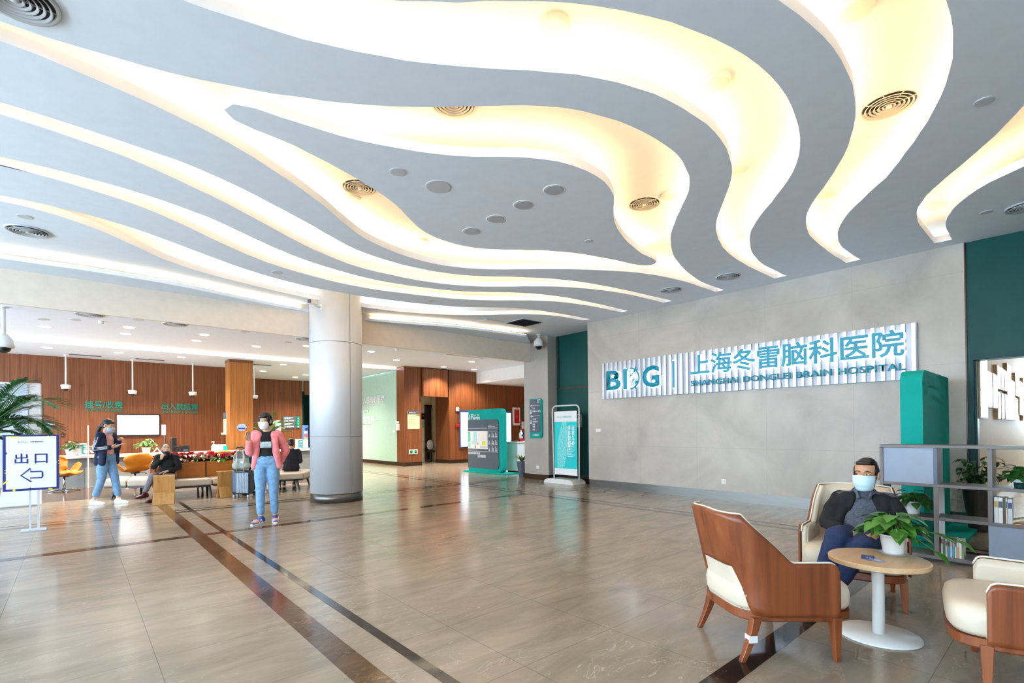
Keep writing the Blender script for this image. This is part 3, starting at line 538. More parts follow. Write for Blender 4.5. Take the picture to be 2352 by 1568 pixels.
DL = [(-.5, 15.22, 3.74, 'lit downlight nearest the left edge over the reception'), (.92, 14.16, 3.74, 'lit downlight second across the near reception ceiling, upper of its pair'), (.92, 15.17, 3.74, 'lit downlight second across the near reception ceiling, lower of its pair'),
      (2.39, 14.14, 3.74, 'lit downlight third across the near reception ceiling, upper of its pair'), (2.39, 15.2, 3.74, 'lit downlight third across the near reception ceiling, lower of its pair'), (3.82, 15.2, 3.74, 'lit downlight above the wooden square column'),
      (-.55, 17.95, 3.62, 'lit downlight beyond the warm strip, left of the first hanging camera'), (.93, 17.9, 3.62, 'lit downlight beyond the warm strip, left of the second hanging camera'), (2.42, 17.9, 3.62, 'lit downlight beyond the warm strip, left of the third hanging camera'),
      (5.33, 17.85, 3.62, 'lit downlight beyond the wooden column, nearest the warm strip'), (5.3, 20.2, 3.62, 'lit downlight beyond the wooden column, furthest left'), (6.95, 21.7, 3.62, 'lit downlight beside the silver column, lower'), (7.0, 20.6, 3.62, 'lit downlight beside the silver column, upper'), (4.9, 14.3, 3.74, 'lit downlight half hidden by the left edge of the silver column'),
      (6.75, 14.14, 3.74, 'lit downlight just right of the silver column'), (8.21, 15.29, 3.74, 'lit downlight above the mint green wall'), (10.5, 14.1, 3.74, 'lit downlight nearest the white bulkhead, upper'), (10.53, 15.91, 3.74, 'lit downlight above the wooden door lintel'), (11.95, 15.89, 3.74, 'lit downlight above the end of the wood wall by the white bulkhead')]
DL += [(7.6, 19.0, 3.62, 'added lit downlight, unseen behind the silver column, nearer'), (7.9, 21.5, 3.62, 'added lit downlight, unseen behind the silver column, further')]  # extra lamps added out of view to brighten the mint wall
for x, y, z, lb in DL:
    t = disc('downlight', .105, z, x, y, lb, 'downlight', M['lamp'], .01, M['white'], 'lit downlights over the reception'); dl_light(t, DOWN)
for x, y, lb in ((.22, 19.0, 'dark linear air slot between the first and second hanging camera'), (1.75, 18.95, 'dark linear air slot between the second and third hanging camera'), (4.7, 18.3, 'dark linear air slot just right of the wooden column')):
    t = thing('air_slot', lb, 'vent', (x, y, 3.62)); MB().box((0, 0, -.006), (.75, .2, .012)).build('frame', VG, t); MB().box((0, -.03, -.014), (.7, .05, .006)).box((0, .04, -.014), (.7, .05, .006)).build('slot', M['dark'], t)
for k, (x, y, lb) in enumerate(((.0, 13.9, 'small round grey disc left of the reception vents'), (-.5, 14.25, 'grey disc beside the leftmost lit downlight'), (1.0, 13.1, 'small grey disc between two reception vents'), (3.05, 13.1, 'small grey disc along the beam left of the silver column'), (4.3, 14.0, 'small grey disc over the reception near the silver column'))):
    disc('ceiling_disc', .1, 3.74, x, y, lb, 'ceiling disc', VG, .012)
disc('smoke_detector', .05, 3.74, .42, 13.75, 'small white smoke detector over the reception', 'detector', M['gwhite'], .06)
disc('smoke_detector', .05, 3.74, 7.1, 13.2, 'small white smoke detector right of the silver column', 'detector', M['gwhite'], .06)
a = at(1203, 740, z=ZC)
t = thing('ceiling_grille', 'dark square air grille in the ceiling near the stone column', 'vent', a); MB().box((0, 0, -.006), (.62, .62, .012)).build('frame', VG, t)
mb = MB()
for k in range(9): mb.box((0, -.24 + .06 * k, -.016), (.56, .035, .014), rot=Matrix.Rotation(R(25), 4, 'X'))
mb.build('louvre', M['dark'], t); MB().box((0, 0, -.013), (.57, .57, .004)).build('throat', M['black'], t)
a = at(1122, 739, z=ZC)
t = thing('ceiling_panel_light', 'pale square ceiling panel left of the dark air grille', 'panel', a); MB().box((0, 0, -.006), (.5, .5, .012)).build('frame', VG, t); MB().box((0, 0, -.014), (.44, .44, .006)).build('panel', M['paper'], t)
a = at(1060, 819, z=3.74)
t = thing('ceiling_panel_light', 'shallow lit slot in the ceiling below the beam right of the mint wall', 'panel', a); MB().box((0, 0, -.006), (1.5, .4, .012)).build('frame', VG, t); MB().box((0, 0, -.014), (1.4, .3, .006)).build('panel', M['paper'], t)

# ---------------------------------------------------------------- hanging cameras
def hanging(label, x, y, z0, z1):
    t = thing('hanging_camera', label, 'camera', (x, y, z0))
    MB().cyl((0, 0, -.03), (0, 0, 0), .06).build('ceiling_plate', M['gwhite'], t)
    MB().cyl((0, 0, -.03), (0, 0, z1 - z0 + .1), .022).build('pole', M['gwhite'], t, smooth=True)
    MB().lathe([(0, .12), (.1, .12), (.12, .1), (.1, 0), (0, 0)], (0, 0, z1 - z0)).build('housing', M['gwhite'], t, smooth=True)
    MB().sph((0, 0, z1 - z0), .06).build('lens_dome', M['black'], t, smooth=True)
for (px, py, b), lb in zip(((151, 815, 893), (304, 826, 905), (442, 834, 908), (583, 845, 915)), ('first', 'second', 'third', 'fourth')):
    a = at(px, py, z=3.62); hanging('white camera on a long ceiling pole, %s from the left' % lb, a.x, a.y - .05, 3.62, at(px, b, Y=a.y).z)
def dome(label, x, y, z0, zb, r):
    t = thing('dome_camera', label, 'camera', (x, y, z0)); h = zb - z0
    MB().cyl((0, 0, -.02), (0, 0, 0), r * .5).build('ceiling_plate', M['gwhite'], t)
    MB().cyl((0, 0, h + r * 1.5), (0, 0, -.02), r * .22).build('pole', M['gwhite'], t, smooth=True)
    MB().lathe([(0, r * 1.9), (r * .4, r * 1.8), (r * .85, r * 1.2), (r, r * .5), (r * 1.02, r * .1), (0, r * .1)], (0, 0, h)).build('housing', M['gwhite'], t, smooth=True)
    MB().sph((0, 0, h + r * .1), r * .72).build('lens_dome', M['black'], t, smooth=True)
a = at(1237, 760, z=ZC); q = at(1237, 800, X=9.0)
dome('white dome camera hanging in front of the grey stone column', 8.98, at(1237, 790, X=8.98).y, ZC, at(1237, 796, X=8.98).z, .125)
q = at(8, 800, Y=13.3); dome('white dome camera hanging at the left edge over the reception', q.x, 13.3, 3.74, q.z, .15)

# ---------------------------------------------------------------- reception wall and column
wc = thing('wood_column', 'square wood veneer column standing at the reception counter', 'column', (3.95, 17.75, 0)); 
MB().bx(3.62, 4.28, 17.45, 18.05, 0, 3.61).build('shaft', M['wood_col'], wc, world=True)
MB().bx(3.61, 4.29, 17.44, 18.06, 3.53, 3.62).build('cap_band', mat('column cap', (120, 76, 46), .4), wc, world=True)
for body, sub, x0, x1, yt, ys, nm in (('挂号/收费', 'RECEPTION & CASHIER', 195, 281, (921, 936), (938, 944), 'green wall lettering for registration and payment on the wood wall'), ('出入院结算', 'DISCHARGE & CASHIER', 372, 454, (925, 940), (942, 948), 'green wall lettering for admission and discharge on the wood wall')):
    a, b = at(x0, yt[1], Y=19.85), at(x1, yt[0], Y=19.85); t = thing('wall_lettering', nm, 'sign', a)
    text('lettering', body, V((a.x, 19.845, a.z)), FY, M['sign_green'], t, h=.215, w=b.x - a.x, depth=.02, bold=.016)
    a2, b2 = at(x0, ys[1], Y=19.85), at(x1, ys[0], Y=19.85)
    text('lettering', sub, V((a.x, 19.845, a2.z)), FY, M['sign_green'], t, h=.075, w=b.x - a.x, depth=.015, bold=.01)
def plate(name, label, cat, px, plane, val, m, th=.02, group=None, bev=.004):
    """flat thing on a wall between two picture points"""
    kw = {plane: val}; a, b = at(px[0], px[1], **kw), at(px[2], px[3], **kw); c = (a + b) / 2
    t = thing(name, label, cat, c, 0, group)
    if plane == 'Y': MB().bx(a.x, b.x, val - th, val, a.z, b.z, bev).build('panel', m, t, world=True)
    else: MB().bx(val - th, val, a.y, b.y, a.z, b.z, bev).build('panel', m, t, world=True)
    return t, a, b
t, a, b = plate('wall_screen', 'large bright white wall screen below the reception lettering', 'screen', (266, 1001, 367, 952), 'Y', 19.85, M['black'], .08)
MB().bx(a.x + .03, b.x - .03, 19.762, 19.772, a.z + .03, b.z - .03).build('display', M['screen'], t, world=True)
t, a, b = plate('door_sign', 'small dark sign plate with white writing beside the palm on the wood wall', 'sign', (104, 985, 122, 966), 'Y', 19.85, M['sign_green'], .03)
MB().bx(a.x + .02, b.x - .0, 19.81, 19.82, a.z + .02, b.z - .01).build('face', M['slate'], t, world=True)
text('lettering', '办公区域', V((a.x + .05, 19.81, (a.z + b.z) / 2)), FY, M['paper'], t, h=.05, w=.16, depth=0, bold=.02)
t, a, b = plate('card_reader', 'small black card reader with a red light on the wood wall', 'reader', (140, 1003, 148, 995), 'Y', 19.85, M['black'], .04)
MB().sph(((a.x + b.x) / 2, 19.81, (a.z + b.z) / 2), .018).build('indicator', mat('red indicator', (230, 30, 30), .4, var=0, emit=(255, 30, 30), es=1.5), t, world=True)
wall('trim_service_door', mat('dark green door trim', (44, 78, 74), .5), (at(94, 950, Y=19.84).x, at(99, 950, Y=19.84).x, 19.82, 19.86, 0, at(95, 919, Y=19.84).z))
t, a, b = plate('notice_strip', 'narrow framed notice with red writing on the side of the wood column', 'notice', (514.5, 998, 521, 947), 'X', 3.62, mat('pale green notice paper', (206, 224, 180), .6), .02)
MB().bx(3.594, 3.6, a.y, b.y, b.z - .2, b.z).build('header', M['slate'], t, world=True)
text('lettering', '职\n业\n暴\n露\n处\n置', V((3.6, (a.y + b.y) / 2, a.z + .1)), FX, M['red'], t, h=.55, w=.12, depth=0, align='CENTER')
t, a, b = plate('wall_socket', 'small beige switch plate beside the narrow notice at the wood column', 'switch', (507, 998, 513, 993), 'Y', 19.85, VW, .02)
c = at(555, 981, Y=17.45); hx = [(.15 * math.cos(k * math.pi / 3), .12 * math.sin(k * math.pi / 3)) for k in range(6)]
t = thing('hexagon_sign', 'small blue hexagonal sign on the front of the wood column', 'sign', c)
MB().prism(hx, c + V((0, -.001, 0)), V((1, 0, 0)), V((0, 0, 1)), V((0, -.015, 0))).build('panel', mat('pale blue sign', (150, 178, 226), .4), t, world=True)
MB().bx(c.x - .1, c.x + .1, 17.43, 17.435, c.z - .06, c.z - .015).build('print_band', M['blueink'], t, world=True)
# directory board on the far wood wall
t, a, b = plate('directory_board', 'dark directory board with green squares on the far wood wall', 'sign', (649, 984, 679, 956), 'Y', 23.2, M['slate'], .04)
for k in range(4):
    z = b.z - .02 - (k + .5) * (b.z - a.z - .04) / 4
    t2 = at(682, 960, Y=23.2); MB().bx(b.x + .02, b.x + .18, 23.15, 23.2, z - .07, z + .07, .01).build('number_tile', M['sign_green'], t, world=True)
    text('lettering', '→', V((b.x + .06, 23.15, z - .03)), FY, M['paper'], t, h=.06, depth=0)
    text('lettering', ('收费处', '药房', '检验科', '放射科')[k], V((a.x + .06, 23.16, z - .04)), FY, M['paper'], t, h=.08, depth=0, bold=.02)
    rules(V((b.x - .3, 23.16, z)), FY, .22, 1, .06, .03, k, .2).build('small_print', M['paper'], t, world=True)
t, a, b = plate('notice_board', 'white notice with a green heading on the wood wall behind the standing woman in pink', 'notice', (632, 1000, 645, 966), 'Y', 23.2, M['paper'], .02)
MB().bx(a.x, b.x, 23.17, 23.18, b.z - .1, b.z).build('header', M['sign_green'], t, world=True)

# ---------------------------------------------------------------- reception counter
ct = thing('reception_counter', 'long grey reception counter with a white top in front of the wood wall', 'counter', (2.4, 16.8, 0))
MB().bx(-3.5, 6.15, 16.5, 17.1, .0, .72).build('front_panel', M['mat_grey'], ct, world=True)
MB().bx(-3.5, 6.2, 16.4, 17.15, .72, .79, .01).build('worktop', M['cwhite'], ct, world=True)
MB().bx(6.15, 7.4, 16.5, 17.1, 0, .72).build('end_panel', mat('sage counter panel', (140, 160, 140), .5), ct, world=True)
MB().bx(6.2, 7.45, 16.4, 17.15, .72, .78, .01).build('end_worktop', mat('sage counter top', (176, 190, 172), .4), ct, world=True)
mb = MB()
for x in (-1.2, .16, 1.5, 2.9, 4.3): mb.bx(x, x + .008, 16.497, 16.5, .0, .72)
mb.build('panel_joint', M['slate'], ct, world=True)
def screen_panel(label, px, y0, y1, Y):
    a = at(px, y0, Y=Y); b = at(px, y1, Y=Y); t = thing('clear_screen', label, 'screen', V((a.x, Y, 0)))
    MB().bx(a.x - .01, a.x + .01, Y - .4, Y, .02, a.z).build('sheet', M['glass'], t, world=True)
    MB().bx(a.x - .012, a.x + .012, Y - .42, Y - .4, .0, a.z).build('edge', mat('frosted acrylic edge', (226, 214, 208), .3), t, world=True)
screen_panel('tall clear acrylic screen with a pale edge behind the woman in navy', 201.5, 977, 1140, 16.4)
def topz(): return .79
def sbox(name, label, cat, px, m, d=.1, Y=16.6, z=None, group=None):
    a, b = at(px[0], px[1], Y=Y), at(px[2], px[3], Y=Y); z0 = .79 if z is None else z
    t = thing(name, label, cat, V(((a.x + b.x) / 2, Y, z0)), 0, group)
    MB().bx(a.x, b.x, Y, Y + d, z0, max(b.z, z0 + .03), .005).build('body', m, t, world=True); return t, V((a.x, Y, z0)), V((b.x, Y, b.z))
t, a, b = sbox('leaflet_stand', 'white leaflet holder with a green notice beside the bonsai pot on the counter', 'notice stand', (173, 1046, 199, 1018), M['paper'], .12)
MB().bx(a.x + .12, b.x - .01, a.y - .006, a.y, a.z + .03, b.z - .02).build('notice', mat('green notice', (70, 150, 140), .5), t, world=True)
rules(V((a.x + .16, a.y - .006, b.z - .08)), FY, .22, 4, .05, .018, 3).build('small_print', M['paper'], t, world=True)
for q in (.2, .33): MB().cyl((a.x + q, a.y - .012, a.z + .1), (a.x + q, a.y - .006, a.z + .1), .045).build('round_mark', M['paper'], t, world=True)
t, a, b = sbox('leaflet_stand', 'white leaflet holder with a green notice at the right end of the counter', 'notice stand', (681, 1031, 697, 1008), M['paper'], .12)
MB().bx(a.x + .06, b.x - .01, a.y - .006, a.y, a.z + .03, b.z - .02).build('notice', mat('green notice', (70, 150, 140), .5), t, world=True)
rules(V((a.x + .09, a.y - .006, b.z - .08)), FY, .16, 4, .05, .018, 3).build('small_print', M['paper'], t, world=True)
t, a, b = sbox('poster_stand', 'tall narrow blue poster stand on the counter left of the silver column', 'poster', (696, 1026, 708, 976), mat('blue poster', (96, 150, 220), .5), .05, 16.5)
for k, c in enumerate(((230, 190, 60), (220, 90, 130), (240, 240, 250), (60, 60, 140))):
    z = a.z + .32 + .1 * k; MB().box(((a.x + b.x) / 2 + .03 * (k % 2), a.y - .003, z), (.1, .006, .08), rot=Matrix.Rotation(.4 - .3 * k, 4, 'Y')).build('print_patch', mat('poster patch %d' % k, c, .5), t, world=True)
MB().bx(a.x + .01, b.x - .01, a.y - .008, a.y, a.z + .03, a.z + .28).build('leaflet_pocket', M['paper'], t, world=True)
t, a, b = sbox('monitor', 'black computer monitor seen edge on behind the counter, above the flowers', 'monitor', (395, 1031, 406, 1005), M['black'], .4, 16.75)
MB().cyl((a.x + .1, 16.9, .79), (a.x + .1, 16.9, .85), .1).build('stand', M['black'], t, world=True)
t, a, b = sbox('printer', 'small dark printer on the counter beside the monitor', 'printer', (416, 1034, 436, 1022), M['black'], .3, 16.75)
MB().bx(a.x + .05, b.x - .05, 16.74, 16.75, a.z + .04, a.z + .07).build('paper_slot', M['slate'], t, world=True)
t, a, b = sbox('tall_white_sign', 'narrow white sign board on a pole right of the wall screen', 'sign', (371, 998, 381, 975), M['paper'], .03, 17.0, z=at(375, 999, Y=17.0).z)
MB().cyl((b.x - .02, 17.02, .79), (b.x - .02, 17.02, a.z), .015).build('pole', M['steel'], t, world=True)
def pump(label, x, y, z, h, m):
    t = thing('sanitizer_bottle', label, 'bottle', (x, y, z))
    MB().lathe([(0, 0), (h * .22, 0), (h * .24, h * .1), (h * .23, h * .55), (h * .1, h * .68), (h * .1, h * .75), (0, h * .75)], n=18).build('body', m, t, smooth=True)
    MB().cyl((0, 0, h * .75), (0, 0, h * .95), h * .035, n=8).box((-h * .09, 0, h * .96), (h * .28, h * .09, h * .07)).build('pump', M['paper'], t)
q = at(492, 1036, Y=16.6); pump('white sanitizer pump bottle on the counter beside the paper boxes', q.x, 16.65, .79, .28, M['paper'])
q = at(669, 1030, Y=16.6); pump('white sanitizer pump bottle on the counter behind the man in the dark suit', q.x, 16.65, .79, .3, M['paper'])
sbox('paper_box', 'wide beige box on the counter left of the wood column', 'box', (496, 1036, 519, 1020), mat('beige carton', (226, 214, 196), .6), .2, 16.75)
t, a, b = sbox('paper_box', 'low white box in front of the beige box on the counter', 'box', (496, 1036, 513, 1028), M['paper'], .12, 16.58)
t, a, b = sbox('green_card', 'small green card holder beside the boxes on the counter', 'card', (513, 1036, 522, 1023), M['teal'], .04, 16.6)
for q, lb in ((404, 'small black office phone behind the flowers near the monitor'),):
    t, a, b = sbox('desk_phone', lb, 'phone', (404, 1036, 415, 1029), M['black'], .2, 16.65); MB().box(((a.x + b.x) / 2, 16.7, a.z + .14), (.2, .05, .04), bev=.01).build('handset', M['black'], t, world=True)
t = thing('paper_tent', 'small white folded card standing at the middle of the counter', 'card', V((at(361, 1040, Y=16.55).x, 16.55, .79)))
MB().prism([(-.1, 0), (-.08, 0), (0, .12), (.08, 0), (.1, 0), (.01, .15), (-.01, .15)], (0, 0, 0), (1, 0, 0), (0, 0, 1), (0, .1, 0)).build('card', M['paper'], t)

# ---------------------------------------------------------------- mint wall, pier, lobby
g = thing('wall_lettering', 'raised white slogan lettering on the mint green wall', 'sign', (9.2, 19.3, 1.9))
def mtext(body, x0, x1, y0, y1, b=.01):
    a = at(x1, y1, X=9.21); q = at(x0, y0, X=9.21)
    text('lettering', body, V((9.212, q.y, at((x0 + x1) / 2, max(y0, y1), X=9.21).z)), FX, M['paper'], g, h=abs(at((x0 + x1) / 2, y0, X=9.21).z - at((x0 + x1) / 2, y1, X=9.21).z), w=q.y - a.y, depth=.012, bold=b)
mtext('做令人感动的医疗', 819, 883, 910, 926, .02); mtext('Caring service. Touching people.', 815, 861, 928, 933)
mtext('世界神经科学', 818, 847, 942, 948); mtext('没有音乐院—', 820, 870, 956, 969, .02); mtext('Brain and Music Hall', 818, 852, 970, 975); mtext('办院', 818, 836, 901, 906)
t, a, b = plate('switch_plate', 'white switch plate on the mint wall near the wood pier', 'switch', (903, 993.5, 909, 988), 'X', 9.22, M['gwhite'], .02)
t, a, b = plate('hand_dispenser', 'narrow white dispenser on the edge of the wood pier', 'dispenser', (913.5, 988, 918, 973), 'X', 9.2, M['gwhite'], .08)
MB().bx(9.1, 9.18, b.y, a.y, b.z + .02, b.z + .1, .01).build('top_box', M['gwhite'], t, world=True)
t, a, b = plate('framed_notice', 'pale yellow framed notice with a dark heading on the wood pier', 'notice', (936, 985, 963, 944), 'Y', 16.57, mat('pale yellow paper', (226, 224, 176), .6), .02)
MB().bx(a.x, b.x, 16.542, 16.552, b.z - .12, b.z).build('header', M['slate'], t, world=True)
text('lettering', '患者权利与义务', V((a.x + .05, 16.542, b.z - .085)), FY, M['paper'], t, h=.04, w=.28, depth=0, bold=.02)
MB().prism([(0, 0), (.22, 0), (.22, .06)], V((b.x - .22, 16.549, b.z - .18)), V((1, 0, 0)), V((0, 0, 1)), V((0, -.004, 0))).build('orange_corner', mat('orange print', (232, 120, 50), .5), t, world=True)
rules(V((a.x + .05, 16.55, b.z - .22)), FY, .4, 8, .045, .012, 5).build('small_print', mat('grey print', (150, 150, 120), .6), t, world=True)
t, a, b = plate('exit_sign', 'small lit green running man exit sign low on the wood pier', 'exit sign', (939, 1043, 958.5, 1031.5), 'Y', 16.57, M['gwhite'], .03)
MB().bx(a.x + .04, b.x - .04, 16.535, 16.542, a.z + .035, b.z - .035).build('face', M['sgreen'], t, world=True)
mx = (a.x + b.x) / 2; mz = (a.z + b.z) / 2; w_ = (b.x - a.x - .08) / 6
MB().bx(a.x + .04, a.x + .04 + 1.9 * w_, 16.531, 16.536, a.z + .04, b.z - .04).bx(b.x - .04 - 1.9 * w_, b.x - .04, 16.531, 16.536, a.z + .04, b.z - .04).build('dark_field', mat('dark green print', (6, 52, 36), .5), t, world=True)
gl = MB()
for sg in (-1, 1): gl.prism([(-.03 * sg, .006), (0, .006), (0, .018), (.028 * sg, 0), (0, -.018), (0, -.006), (-.03 * sg, -.006)], V((mx + sg * 2.0 * w_, 16.531, mz)), V((1, 0, 0)), V((0, 0, 1)), V((0, -.003, 0)))
gl.sph((mx + .005, 16.533, mz + .04), .011, 10, (1, .3, 1))
for p, q in (((0, .028), (-.012, 0)), ((-.012, 0), (.022, -.02)), ((.022, -.02), (.02, -.045)), ((-.012, 0), (-.03, -.02)), ((-.03, -.02), (-.05, -.024)), ((0, .025), (.03, .012)), ((0, .025), (-.026, .01))):
    gl.cyl((mx + p[0], 16.532, mz + p[1]), (mx + q[0], 16.532, mz + q[1]), .007, n=6)
gl.build('running_man', mat('lit white mark', (240, 255, 245), .4, var=0, emit=(230, 255, 240), es=.4), t, world=True)
t, a, b = plate('room_sign', 'small dark sign on the cream wall left of the open doorway', 'sign', (967.5, 963, 974, 949), 'Y', 18.3, M['black'], .03)
text('lettering', '诊室', V((a.x + .02, 18.27, (a.z + b.z) / 2)), FY, M['paper'], t, h=.05, depth=0)
t, a, b = plate('room_notice', 'small pale green notice below the dark sign by the open doorway', 'notice', (969, 982, 974, 968), 'Y', 18.3, mat('aqua notice', (160, 204, 190), .6), .015)
oc = thing('office_chair', 'grey office chair inside the dark open doorway', 'chair', V((at(990, 1056, Y=18.0).x - .05, 17.98, 0)))
MB().sph((0, 0, .72), .17, 14, (1, .3, 1.3)).build('backrest', VG, oc, smooth=True); MB().sph((.02, -.05, .46), .18, 14, (1, 1, .3)).build('seat', M['dark'], oc, smooth=True)
mb = MB().cyl((0, 0, .1), (0, 0, .45), .02)
for k in range(5): mb.cyl((0, 0, .1), (.2 * math.cos(k * 1.257), min(.13, .2 * math.sin(k * 1.257)), .03), .015, n=6)
mb.build('base', M['steel'], oc)
# wood lobby wall fittings
t, a, b = plate('led_display', 'wide bright white display on the wood wall behind the floor plan totem', 'screen', (1054.7, 1029.5, 1173.6, 943.1), 'Y', 16.59, mat('display frame', (70, 72, 110), .4), .045)
b.z = 2.1; MB().bx(a.x + .06, b.x - .06, 16.53, 16.541, a.z + .07, b.z - .05).build('display', M['screen'], t, world=True)
for (x0, y0, x1, y1) in ((1062, 959, 1080, 950), (1062, 990, 1067, 966), (1062, 1023, 1067, 1000)):
    p, q = at(x0, y0, Y=16.53), at(x1, y1, Y=16.53); MB().bx(p.x, q.x, 16.526, 16.53, p.z, q.z).build('blue_area', M['screenblue'], t, world=True)
t, a, b = plate('hydrant_frame', 'white framed red panel on the wood wall beside the vertical lettering', 'sign', (1177, 976.5, 1193, 936), 'Y', 16.6, M['white'], .05)
MB().bx(a.x + .07, b.x - .07, 16.535, 16.551, a.z + .1, b.z - .09).build('red_panel', M['red'], t, world=True)
text('lettering', '消\n火\n栓', V(((a.x + b.x) / 2, 16.535, a.z + .3)), FY, M['pinkp'], t, h=.5, w=.1, depth=0, align='CENTER')
t, a, b = plate('fire_call_box', 'small white fire phone box with a red mark on the wood wall', 'alarm', (1047, 944, 1053, 935.5), 'Y', 16.6, M['gwhite'], .05)
MB().bx((a.x + b.x) / 2, b.x - .03, 16.545, 16.55, a.z + .03, b.z - .05).build('red_mark', M['red'], t, world=True)
t, a, b = plate('fire_alarm', 'small red fire alarm button below the white fire phone box', 'alarm', (1046.5, 980, 1053, 974), 'Y', 16.6, M['red'], .06)
t = thing('wall_lettering', 'vertical green word on the wood wall left of the stone column', 'sign', at(1200, 945, Y=16.6))
a, b = at(1198.6, 963.5, Y=16.6), at(1201.4, 927, Y=16.6)
text('lettering', 'OUTPATIENT', V((a.x, 16.595, b.z)), (V((0, 0, -1)), V((1, 0, 0))), M['sign_green'], t, w=b.z - a.z, h=b.x - a.x, depth=.012, bold=.02)
t, a, b = plate('hand_dispenser', 'white dispenser on the wood wall below the vertical lettering', 'dispenser', (1198, 985, 1203, 968), 'Y', 16.6, M['gwhite'], .08)
lc = thing('information_desk', 'low white information desk between the totem and the stone column', 'desk', (10.7, 11.6, 0))
MB().bx(10.2, 11.3, 11.4, 11.95, .05, .92, .03).build('body', mat('pale grey desk', (216, 218, 216), .4, var=.01), lc, world=True); MB().bx(10.17, 11.33, 11.37, 11.98, .92, .96, .01).build('worktop', M['cwhite'], lc, world=True); MB().bx(10.24, 11.26, 11.44, 11.9, 0, .05).build('plinth', M['black'], lc, world=True)
q = at(1197, 1029, Y=11.5)
t = thing('disinfectant_bottle', 'clear spray bottle with a red base on the white information desk', 'bottle', (q.x, 11.5, .96))
MB().lathe([(0, .1), (.055, .1), (.062, .16), (.055, .26), (.02, .32), (.02, .36), (0, .36)], n=18).build('body', M['paper'], t, smooth=True); MB().bx(-.06, .06, -.05, .05, 0, .1, .01).build('base', M['red'], t); MB().cyl((0, 0, .36), (0, 0, .4), .025).build('cap', M['red'], t)
MB().cyl((0, -.064, .19), (0, -.058, .19), .035).build('round_mark', M['blueink'], t)
t = thing('keyboard_tray', 'small dark tray of papers on the information desk', 'tray', (10.32, 11.6, .96)); MB().bx(-.12, .2, -.1, .1, 0, .03, .005).build('tray', M['dark'], t); MB().bx(-.02, .12, -.08, .06, .03, .05).build('paper', M['redp'], t)
# ---------------------------------------------------------------- hospital sign on the stone wall
hs = thing('hospital_sign', 'long ribbed metal sign with teal hospital lettering on the stone wall', 'sign', (XR, 4.3, 2.4))
z0, z1, ya, yb = 1.998, 2.794, 7.05, 1.497
MB().bx(XR - .045, XR, yb, ya, z0, z1, .004).build('backing_panel', mat('sign grey enamel', (178, 184, 194), .4, .2, var=.02), hs, world=True)
mb = MB(); n = 47
for k in range(n):
    y = yb + .035 + (ya - yb - .07) * k / (n - 1); mb.bx(XR - .075, XR - .04, y - .024, y + .024, z0 + .003, z1 - .003)
mb.build('ribs', mat('sign bright ribs', (206, 208, 212), .34, .6, var=.02), hs, world=True)
XS = XR - .078
def sgn(body, x0, x1, ylo, yhi, b, sp=1.0, nm='lettering'):
    A, B = at(x0, 800, X=XS).y, at(x1, 800, X=XS).y; zl, zh = at(*ylo, X=XS).z, at(*yhi, X=XS).z
    if sp == 1.0: text('letter_light', body, V((XS + .006, A - .006, zl - .014)), FX, M['signlight'], hs, h=zh - zl + .008, w=A - B + .01, depth=.034, bold=b + .006, space=sp)
    text(nm, body, V((XS - .03, A, zl)), FX, M['sign_teal'], hs, h=zh - zl, w=A - B, depth=.014, bold=b, space=sp)
sgn('B', 1394.5, 1427, (1394.5, 897), (1394.5, 853), .03); sgn('G', 1477, 1516, (1477, 891), (1477, 842), .03)
sgn('上海冬雷脑科医院', 1588, 2077, (1588, 862), (1588, 817), .022)
sgn('SHANGHAI DONGLEI BRAIN HOSPITAL', 1588, 2081, (1588, 887), (1588, 874.5), .018, 1.08)
A = at(1548.5, 800, X=XS).y
MB().bx(XS - .04, XS, A - .02, A + .02, 2.13, 2.66).build('divider_bar', M['sign_teal'], hs, world=True); MB().bx(XS - .02, XS + .004, A - .045, A + .03, 2.115, 2.675).build('divider_light', M['signlight'], hs, world=True)
# the D carries a brain drawing in its right half
A, B = at(1433.5, 800, X=XS).y, at(1469, 800, X=XS).y; zl, zh = at(1433.5, 894, X=XS).z, at(1433.5, 848, X=XS).z; w = A - B; h = zh - zl
def dshape(w, h, r0): return [(0, 0), (w * .45, 0)] + [(w * .45 + w * .55 * math.cos(R(q)), h / 2 + h / 2 * math.sin(R(q))) for q in range(-80, 81, 10)] + [(w * .45, h), (0, h)]
U, W = FX
def offp(p, s): cx, cy = w * .5, h * .5; return [(cx + (u - cx) * s, cy + (v - cy) * s) for u, v in p]
MB().prism(offp(dshape(w, h, 0), 1.03), V((XS + .004, A, zl)), U, W, V((-.033, 0, 0))).build('letter_light', M['signlight'], hs, world=True)
MB().bx(XS - .044, XS - .03, A - w * .24, A, zl, zh).build('lettering', M['sign_teal'], hs, world=True)
o = V((XS - .036, A, zl))
pp = dshape(w, h, 0)[1:-1]
mb = MB().tube([o + u * U + v * W for u, v in pp], .018, 6)
rn = random.Random(4)
for (u0, v0, a0, nn) in ((.5, .9, -100, 6), (.62, .86, -60, 5), (.85, .7, 190, 6), (.9, .5, 200, 5), (.85, .3, 170, 6), (.65, .14, 100, 6), (.5, .1, 80, 5), (.5, .62, 0, 6), (.55, .4, 20, 6), (.7, .55, 250, 5), (.45, .75, 300, 4)):
    pts = []; u, v, a_ = u0 * w, v0 * h, a0
    for k in range(nn): pts.append(o + u * U + v * W); a_ += rn.uniform(-75, 75); u += .035 * math.cos(R(a_)); v += .035 * math.sin(R(a_))
    mb.tube(pts, .011, 5)
mb.build('brain_drawing', M['sign_teal'], hs, world=True)
